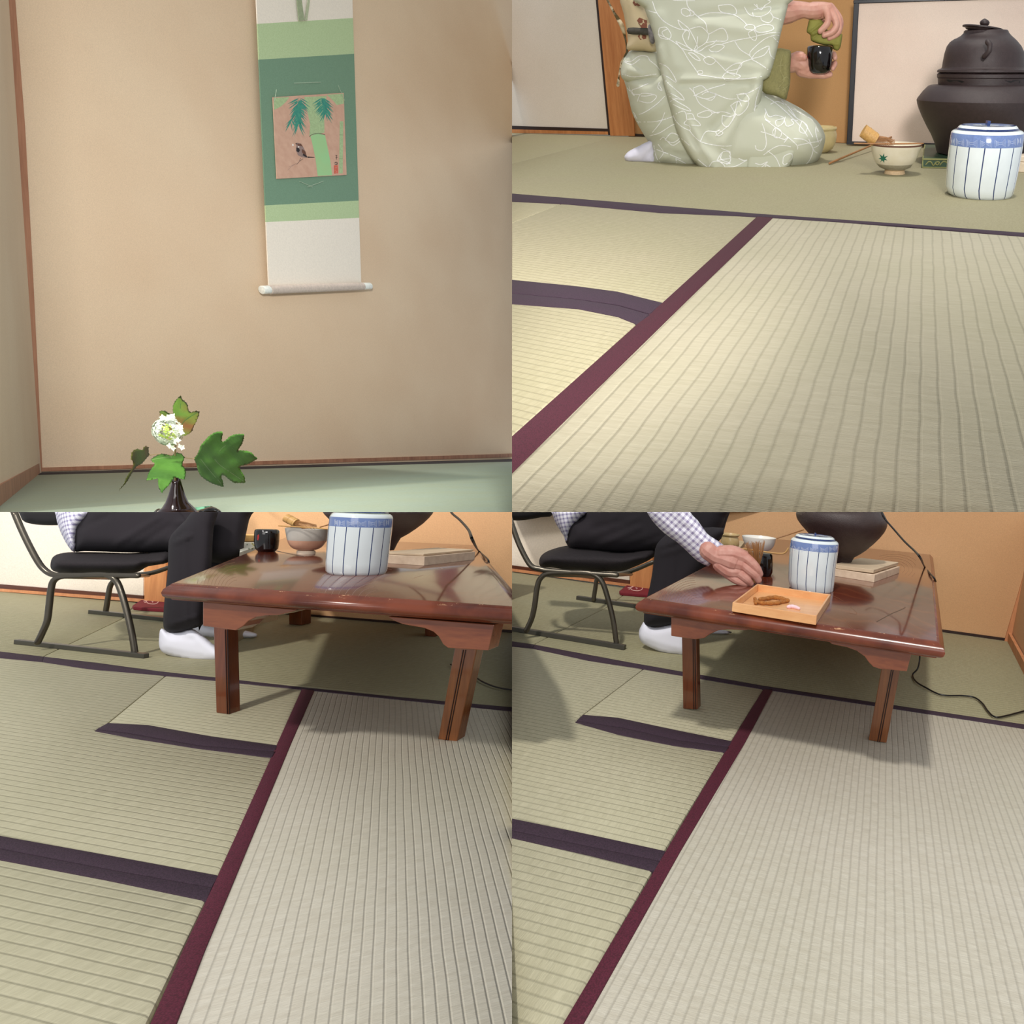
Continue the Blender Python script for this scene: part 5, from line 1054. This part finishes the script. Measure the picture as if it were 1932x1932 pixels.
tagset(obj('power_cord', tube(catmull(p2_, False, 6), 3.0*R4.px(c0_.y), 8), cordm, R4, smooth=True), 'black power cord winding over the mat right of the tray table', 'cord', 'cords of the tray table brazier')
e3 = R3.flo(1838, 184, H3)
pts = [R3.at(1690, -40, yb3-0.2), R3.at(1702, 0, yb3-0.25), R3.at(1735, 30, yb3-0.35), R3.at(1768, 68, yb3-0.5), R3.at(1785, 110, yb3-0.7), R3.flo(1805, 145, H3+.004), R3.flo(1838, 176, H3+.004), R3.at(1845, 190, e3.y-0.01)]
tagset(obj('power_cord', tube(catmull(pts, False, 5), 3.4*R3.px(e3.y), 8), cordm, R3, smooth=True), 'black power cord crossing the corner of the trayless table', 'cord')
tagset(obj('power_cord', tube(catmull([R3.flo(x, y, 0.006) for x, y in ((1700, 575), (1785, 618), (1820, 640), (1870, 660), (1930, 671), (1990, 674))], False, 5), 3.0*R3.px(R3.flo(1860, 655).y), 8), cordm, R3, smooth=True), 'black power cord on the mat behind the right leg of the trayless table', 'cord')
# view 3: caddy, bowl, whisk, scoop
c3 = lathe(R3, (1006, 151, 26), [(146, 978, 1034), (138, 971, 1042), (110, 968, 1045), (84, 969, 1046), (72, 970, 1046), (67, 973, 1043)], 40, z0=H3, inner=[(65, 978, 1038)])
fillstroke(c3, R3, [(971, 88), (977, 84), (978, 95), (974, 108), (970, 104)], 1, 0.4)
tagset(obj('tea_caddy', c3, [lacq, redp], R3, smooth='auto'), 'black lacquer tea caddy with red marks at the back left of the trayless table', 'tea caddy')
pinkg = plain('bowl_pink', (214, 166, 138), 0.35, 0.1, 30, coat=0.2, c2=(196, 150, 126)); grg = plain('bowl_grey', (190, 184, 174), 0.35, 0.08, 30, coat=0.2)
b3 = lathe(R3, (1155, 161, 29), [(156, 1125, 1185), (146, 1126, 1184), (144, 1132, 1178), (140, 1118, 1192), (132, 1108, 1204), (122, 1102, 1212), (106, 1097, 1222), (90, 1095, 1227), (70, 1092, 1231), (62, 1091, 1232)], 52, z0=H3, mi=[2, 2, 2, 0, 0, 0, 0, 1, 1, 1, 1, 1], inner=[(61, 1094, 1229), (75, 1100, 1222), (100, 1112, 1210)])
tagset(obj('tea_bowl', b3, [pinkg, grg, plain('bowl_foot_pale', (226, 206, 184), 0.7)], R3, smooth='auto'), 'grey and pink tea bowl holding a whisk on the trayless table', 'tea bowl')
whisk_rest(R3, (1080, 22), (1118, 42), (1185, 62), b3.Y-0.01, 16, 11, 15, 'bamboo tea whisk lying in the grey and pink tea bowl', 30)
tagset(obj('tea_scoop', ptube(R3, [(1052, 52, b3.Y-.06, 2.4), (1150, 58, b3.Y-.06, 2.4), (1252, 65, b3.Y-.06, 2.4)], 8), bamboo, R3, smooth=True), 'thin bamboo scoop across the rim of the grey and pink bowl', 'scoop')
tagset(obj('water_ladle', ptube(R3, [(1208, 57, yb3, 2.2), (1260, 42, yb3, 2.2)], 8), bamboo2, R3, smooth=True), 'thin ladle handle between the grey and pink bowl and the striped jar', 'ladle')
Ycl = 2.6
tagset(obj('side_stand', prism(R3, [(915, 150), (980, 135), (1000, 100), (915, 95)], H3-0.03, 0.0), sbx, R3, bevel=0.002), 'low pale stand beside the trayless table behind the seated knee', 'stand')
cv = prism(R3, [(905, 152), (972, 128), (975, 98), (905, 112)], H3-0.014, H3-0.03); flp = plain('cloth_flower_yellow', (214, 196, 110), 0.8); flg = plain('cloth_flower_green', (70, 96, 52), 0.8)
bvc = BVHTree.FromPolygons([tuple(v) for v in cv.v], cv.f)
for i in range(9):
    x_, y_ = random.uniform(910, 962), random.uniform(116, 142); fillstroke(cv, R3, star(x_, y_, random.uniform(4, 7)), 1 if i % 2 else 2, 0.5, bvc)
tagset(obj('patterned_cloth', cv, [plain('cloth_pale', (216, 212, 196), 0.8), flp, flg], R3, bevel=0.001), 'folded pale cloth with yellow and green flowers left of the black caddy', 'cloth')
wd = lathe(R3, (935, 112, 30), [(106, 900, 972), (98, 896, 978), (90, 895, 980), (86, 895, 981)], 40, z0=H3-0.012, inner=[(86, 899, 977), (98, 905, 970)])
tagset(obj('shallow_bowl', wd, bamboo, R3, smooth='auto'), 'shallow pale brown bowl on the flowered cloth behind the trousers', 'bowl')
# ---- chairs
def chair(R, near, far, cushion, cfold, back, label, Yn, Yf):
    t = thing('chair', R.flo(*near['skid'][0]), R, label, 'chair')
    def T(name, pts, Y, r, m_=steel): return obj(name, ptube(R, [(x, y, Y, r) for x, y in pts], 12, 6), m_, R, parent=t, smooth=True)
    T('back_frame', near['back'], Yn, near['r']); T('leg_frame', near['arch'], Yn, near['r']*1.02)
    T('back_frame', far['back'], Yf, far['r']); T('leg_frame', far['arch'], Yf, far['r'])
    for sk, wd_ in ((near['skid'], near['r']), (far['skid'], far['r'])):
        a, b_ = R.flo(*sk[0]), R.flo(*sk[1]); h = wd_*1.7*R.px(a.y); f2 = R.vplane(a, b_)
        obj('skid', prism3([a, b_, b_+Vector((0, 0, h)), a+Vector((0, 0, h))], -f2.n*h*1.1), skid_m, R, parent=t, bevel=0.0015)
    Ym = (Yn+Yf)/2
    for y_ in far['bars']:
        obj('crossbar', tube([R.at(y_[0], y_[1], Yn), R.at(y_[2], y_[3], Yf)], near['r']*0.8*R.px(Yn), 10), steel, R, parent=t, smooth=True)
    cu = inflate(R, cushion, lambda x, y: Yn+0.10+max(0, (cushion_mid-y))*0.0022, 120, 40, 10, smooth=3, folds=cfold, backT=190)
    obj('seat', cu, mesh_m, R, parent=t, smooth=True)
    obj('backrest', inflate(R, back, Ym-0.05, 50, 24, 12, smooth=3), black_f, R, parent=t, smooth=True)
    return t
Yn3 = R3.flo(300, 530).y; Yf3 = R3.flo(450, 390).y
cushion_mid = 190
chair(R3, dict(back=[(38, -40), (70, 40), (102, 110), (138, 178), (165, 215), (200, 236), (260, 238), (400, 238), (520, 240)], arch=[(142, 492), (160, 455), (178, 410), (186, 350), (193, 290), (204, 258), (235, 243), (300, 239), (370, 236), (410, 240), (440, 262), (460, 310), (480, 380), (498, 460), (510, 535)], skid=[(50, 499), (541, 554)], r=10),
      dict(back=[(430, 240), (560, 232), (650, 205)], arch=[(399, 376), (408, 320), (418, 275), (440, 250)], skid=[(331, 384), (640, 416)], r=8.5, bars=[(230, 244, 430, 250), (430, 245, 560, 240)]),
      [(190, 200), (198, 172), (225, 157), (280, 151), (400, 152), (480, 155), (560, 150), (640, 140), (640, 188), (560, 205), (530, 222), (500, 230), (400, 233), (280, 231), (220, 228), (196, 218)], [(200, 215, 480, 218, 14, 3)],
      [(60, -60), (75, 10), (90, 35), (120, 45), (170, 50), (235, 48), (260, 30), (262, -60)], 'black mesh chair with grey steel tube frame on skids, by the trayless table', Yn3, Yf3)
Yn4 = R4.flo(300, 500).y; Yf4 = R4.flo(350, 345).y
cushion_mid = 175
chair(R4, dict(back=[(-20, -10), (0, 48), (22, 110), (50, 170), (75, 205), (110, 216), (150, 222), (300, 232), (395, 238)], arch=[(54, 448), (75, 400), (86, 350), (94, 290), (106, 252), (135, 232), (200, 228), (270, 228), (310, 236), (340, 264), (360, 320), (380, 400), (395, 500)], skid=[(-60, 441), (422, 522)], r=10),
      dict(back=[(330, 240), (440, 225), (530, 190)], arch=[(308, 330), (314, 290), (322, 250), (345, 238)], skid=[(241, 331), (520, 372)], r=8.5, bars=[(140, 236, 345, 244), (330, 240, 450, 235)]),
      [(102, 190), (110, 165), (140, 145), (200, 128), (260, 126), (330, 135), (420, 150), (535, 130), (535, 170), (450, 212), (400, 224), (330, 224), (220, 218), (150, 210), (112, 208)], [(120, 200, 380, 212, 14, 3)],
      [(-40, -60), (-30, 20), (10, 32), (60, 29), (110, 20), (155, 10), (162, -60)], 'black mesh chair with grey steel tube frame on skids, by the tray table', Yn4, Yf4)
# ---- seated people
def sock(R, P, Y, parent, f=()): return obj('sock', inflate(R, P, Y, 34, 34, 8, smooth=3, folds=f), sockm, R, parent=parent, smooth=True)
Ys3 = R3.flo(740, 555).y
p3 = thing('person', R3.flo(700, 560), R3, 'person in black trousers and white socks seated on the chair by the trayless table', 'person')
shirt3 = checks('check_shirt', (232, 230, 240), (112, 102, 150), 1, 0.0125, (0.97, 0.1, 0.22), (-0.2, 0.1, 0.97))
shirt4 = checks('check_shirt_sleeve', (234, 232, 242), (112, 96, 142), 1, 0.0125, (0.80, 0.15, -0.58), (0.58, 0.15, 0.80))
th_ = inflate(R3, [(270, 110), (268, 60), (300, 10), (340, -60), (950, -60), (940, 20), (925, 90), (912, 160), (860, 190), (800, 190), (700, 160), (640, 150), (560, 152), (480, 153), (400, 150), (320, 148), (280, 148)], Ys3+0.16, 90, 60, 13, smooth=3,
    folds=[(440, 120, 600, 20, 9, 8), (520, 130, 640, 50, 9, -7), (420, 20, 425, -10, 4, 6), (640, 110, 700, 60, 7, 10), (670, 40, 790, 20, 10, 8), (300, 60, 420, 10, 9, -6)])
lg_ = inflate(R3, [(636, 110), (660, 70), (700, 30), (760, -40), (830, -40), (806, 60), (800, 180), (790, 260), (775, 340), (768, 400), (762, 425), (735, 438), (680, 452), (650, 455), (622, 445), (616, 420), (618, 360), (625, 290), (634, 200)], Ys3+0.01, 55, 50, 11, smooth=2,
    folds=[(700, 60, 705, 420, 5, 5), (650, 120, 720, 90, 7, 8), (640, 440, 760, 410, 8, -6), (660, 420, 740, 395, 6, 5), (700, 70, 640, 110, 6, -8)])
fl_ = inflate(R3, [(800, -50), (960, -50), (940, 30), (925, 100), (910, 160), (850, 320), (760, 430), (750, 440), (735, 300), (790, 120)], Ys3+0.22, 60, 50, 12, smooth=2)
for m_ in (lg_, fl_): th_.merge(m_)
obj('trousers', th_, trou, R3, parent=p3, smooth=True)
obj('shirt', inflate(R3, [(205, -60), (210, 10), (222, 60), (245, 110), (272, 148), (290, 140), (300, 60), (360, 0), (380, -60)], Ys3+0.15, 85, 50, 10, smooth=2, folds=[(225, 20, 270, 120, 7, 5)]), shirt3, R3, parent=p3, smooth=True)
sock(R3, [(608, 440), (640, 452), (680, 452), (722, 440), (760, 462), (800, 495), (830, 520), (836, 550), (815, 564), (770, 565), (720, 561), (665, 548), (620, 533), (602, 512), (600, 475)], Ys3+0.02, p3, [(650, 470, 730, 480, 12, -4), (620, 520, 760, 545, 10, -3)])
sock(R3, [(728, 430), (770, 425), (830, 435), (880, 440), (930, 448), (966, 458), (970, 466), (960, 474), (900, 479), (830, 476), (770, 472), (735, 455)], R3.flo(850, 476).y+0.02, p3)
Ys4 = R4.flo(580, 535).y
p4 = thing('person', R4.flo(560, 540), R4, 'person in checked shirt and black trousers reaching a whisk over the tray table', 'person')
Yhd = R4.flo(885, 277, H4).y; ph = R4.px(Yhd, 850, 200)
th_ = inflate(R4, [(203, 100), (215, 40), (270, 15), (340, -60), (820, -60), (806, 20), (790, 60), (760, 100), (700, 130), (620, 150), (540, 148), (430, 156), (330, 150), (240, 142), (212, 130)], Ys4+0.16, 90, 60, 13, smooth=3,
    folds=[(300, 140, 480, 60, 9, 8), (420, 140, 560, 90, 9, -7), (380, 50, 384, 0, 4, 7), (300, 60, 420, 40, 9, -5), (300, 90, 480, 20, 8, 5)])
lg_ = inflate(R4, [(540, 140), (560, 105), (620, 60), (700, 60), (800, 60), (780, 110), (740, 180), (700, 240), (640, 330), (615, 400), (600, 425), (560, 432), (520, 434), (500, 426), (498, 390), (505, 340), (520, 280), (532, 210)], Ys4+0.01, 55, 50, 11, smooth=2,
    folds=[(610, 150, 600, 400, 5, 5), (545, 135, 620, 110, 7, 9), (520, 420, 610, 405, 8, -6), (560, 160, 700, 120, 9, 5)])
fl_ = inflate(R4, [(690, -50), (825, -50), (808, 40), (790, 100), (770, 130), (720, 300), (640, 400), (620, 400), (640, 200), (680, 60)], Ys4+0.25, 60, 50, 12, smooth=2)
for m_ in (lg_, fl_): th_.merge(m_)
obj('trousers', th_, trou, R4, parent=p4, smooth=True)
obj('shirt', inflate(R4, [(140, -60), (153, 10), (172, 55), (195, 90), (207, 122), (222, 70), (262, 22), (300, -10), (310, -60)], Ys4+0.15, 85, 45, 10, smooth=2), shirt3, R4, parent=p4, smooth=True)
slv = MB()
slv = inflate(R4, [(500, -60), (512, 5), (540, 45), (575, 80), (620, 112), (660, 148), (700, 185), (734, 203), (742, 205), (752, 192), (775, 165), (800, 132), (790, 118), (760, 98), (735, 80), (700, 30), (672, 0), (660, -60)], lambda x, y: Yhd+0.02+max(0, (760-x))*0.0004, 52, 46, 9, smooth=2,
    folds=[(640, 20, 700, 80, 7, 6), (620, 60, 700, 60, 7, -6), (680, 110, 740, 90, 5, 6), (700, 160, 745, 100, 3, 5), (560, 20, 620, 80, 8, 5), (720, 60, 740, 90, 5, -6)])
obj('sleeve', slv, shirt4, R4, parent=p4, smooth=True)
sock(R4, [(500, 415), (530, 432), (560, 432), (600, 424), (640, 440), (680, 470), (700, 510), (690, 535), (650, 542), (600, 537), (560, 528), (500, 500), (482, 480), (479, 450), (490, 425)], Ys4+0.02, p4, [(500, 490, 620, 525, 10, -3)])
sock(R4, [(640, 425), (700, 430), (780, 443), (826, 451), (820, 458), (760, 462), (680, 460), (640, 450)], R4.flo(760, 462).y+0.02, p4)
def W(pts): return [(708+x/2.542, y/2.542, Yhd+dy*ph, r/2.542) for x, y, dy, r in pts]
hand(R4, 'hand', [W([(90, 370, 8, 96), (160, 420, 6, 92), (230, 440, 4, 100), (310, 470, 2, 105)]), W([(200, 400, 0, 80), (320, 400, -4, 80), (420, 430, -6, 66)]), W([(200, 500, 4, 80), (290, 560, 2, 84), (360, 570, 0, 76)]), W([(300, 470, 0, 92), (400, 500, 0, 80)]),
    W([(390, 410, -6, 58), (480, 470, -14, 50), (545, 540, -16, 44), (578, 595, -10, 34)]), W([(390, 480, -4, 58), (470, 550, -14, 50), (530, 600, -16, 44), (565, 655, -12, 34)]), W([(340, 550, -2, 56), (410, 610, -12, 48), (460, 650, -14, 42), (490, 685, -10, 32)]),
    W([(270, 590, 0, 52), (340, 645, -8, 44), (400, 675, -10, 38), (440, 690, -8, 32)]), W([(420, 450, 18, 50), (500, 540, 22, 40), (535, 620, 16, 34), (530, 660, 10, 28)])], p4, skin, ph, vox=1.3, it=3)
# upright whisk in the hand
wt = thing('tea_whisk', R4.at(912, 262, Yhd+10*ph), R4, 'bamboo tea whisk held upright, tines up, by the hand at the tray table', 'whisk')
A = R4.at(911, 264, Yhd+6*ph); B = R4.at(925, 205, Yhd+6*ph); C = R4.at(918, 122, Yhd+6*ph)
obj('handle', flatcyl(A, B, 11*ph, 24), bamboo, R4, parent=wt, smooth='auto')
ti = MB(); d = (C-B).normalized(); u = d.cross(Vector((0, 1, 0))).normalized(); v = d.cross(u)
for i in range(64):
    an = 2*PI*i/64; o1_ = u*math.cos(an)+v*math.sin(an); inn = 1.0 if i % 3 else 0.35
    ti.merge(tube([B+o1_*9*ph, B.lerp(C, .5)+o1_*24*ph*inn, C+o1_*(36*ph*inn)*random.uniform(.92, 1.05)+d*random.uniform(-3, 12)*ph], 0.9*ph, 5))
tagset(obj('tines', ti, bamboo2, R4, parent=wt, smooth=True), kind='stuff')
# red pouches
redm = plain('pouch_red', (122, 22, 38), 0.8); 
for R, P, lg2, lab in ((R3, [(500, 352), (545, 322), (640, 326), (640, 366), (560, 362), (505, 357)], (545, 338), 'flat dark red pouch with a white crest behind the chair, trayless table'), (R4, [(405, 297), (440, 270), (530, 276), (530, 312), (470, 308), (410, 303)], (440, 288), 'flat dark red pouch with a white crest behind the chair, tray table')):
    m_ = prism(R, P, 0.014, 0.0); bvp = BVHTree.FromPolygons([tuple(v) for v in m_.v], m_.f); x, y = lg2
    strokes(m_, R, [[(x+52, y-4), (x+50, y+4), (x+36, y+9), (x+16, y+7), (x+8, y), (x+14, y-7), (x+30, y-10)], [(x-4, y-2), (x+10, y-4), (x+20, y-8)], [(x, y+3), (x+10, y+1)], [(x+26, y-2), (x+32, y-1), (x+30, y+3)]], 2.2, 1, 0.5, 5, bvp)
    tagset(obj('red_pouch', m_, [redm, plain('pouch_crest', (226, 190, 184), 0.7)], R, bevel=0.003), lab, 'pouch')
tagset(obj('wooden_block', plate(R3.wplane((925, 422), (985, 425)), [(925, 424), (972, 426), (972, 385), (925, 380)], 0.1), plain('pale_block', (190, 170, 140), 0.6), R3), 'small pale wooden block on the mat under the trayless table', 'block')
# ================================================================ end every view's geometry where that view of the house ends
def cutplanes(R):
    out = []
    for c in R.clips:
        if c in 'LR':
            n = Vector((F, -(966-CX), 0)).normalized()      # points to +x
            out.append((CAM, n if c == 'R' else -n))
        else:
            v = CY-966; n = Vector((0, -v, F)).normalized()  # points up
            out.append((CAM, n if c == 'T' else -n))
    return out
done = set()
for o in list(bpy.data.objects):
    if o.type != 'MESH' or o.name not in ROOM_OF: continue
    R = ROOM_OF[o.name]
    bpy.context.view_layer.update()
    mw = o.matrix_world; inv = mw.inverted()
    for co, n in cutplanes(R):
        lc = inv @ co; ln = (mw.to_3x3().transposed() @ n).normalized()
        ds = [(v.co-lc).dot(ln) for v in o.data.vertices]
        if not ds or max(ds) < 1e-5: continue
        if o.data.users > 1: o.data = o.data.copy()
        bm = bmesh.new(); bm.from_mesh(o.data)
        if min(ds) > -1e-5:
            print('OUTSIDE', o.name, o.get('label')); bm.free(); bpy.data.objects.remove(o); o = None; break
        r = bmesh.ops.bisect_plane(bm, geom=bm.verts[:]+bm.edges[:]+bm.faces[:], plane_co=lc, plane_no=ln, clear_outer=True)
        es = [e for e in r['geom_cut'] if isinstance(e, bmesh.types.BMEdge)]
        try: bmesh.ops.holes_fill(bm, edges=es, sides=0)
        except Exception as ex: print(ex)
        bm.to_mesh(o.data); bm.free()
for o in bpy.data.objects:
    if 'base' in o: del o['base']
bpy.context.view_layer.update()
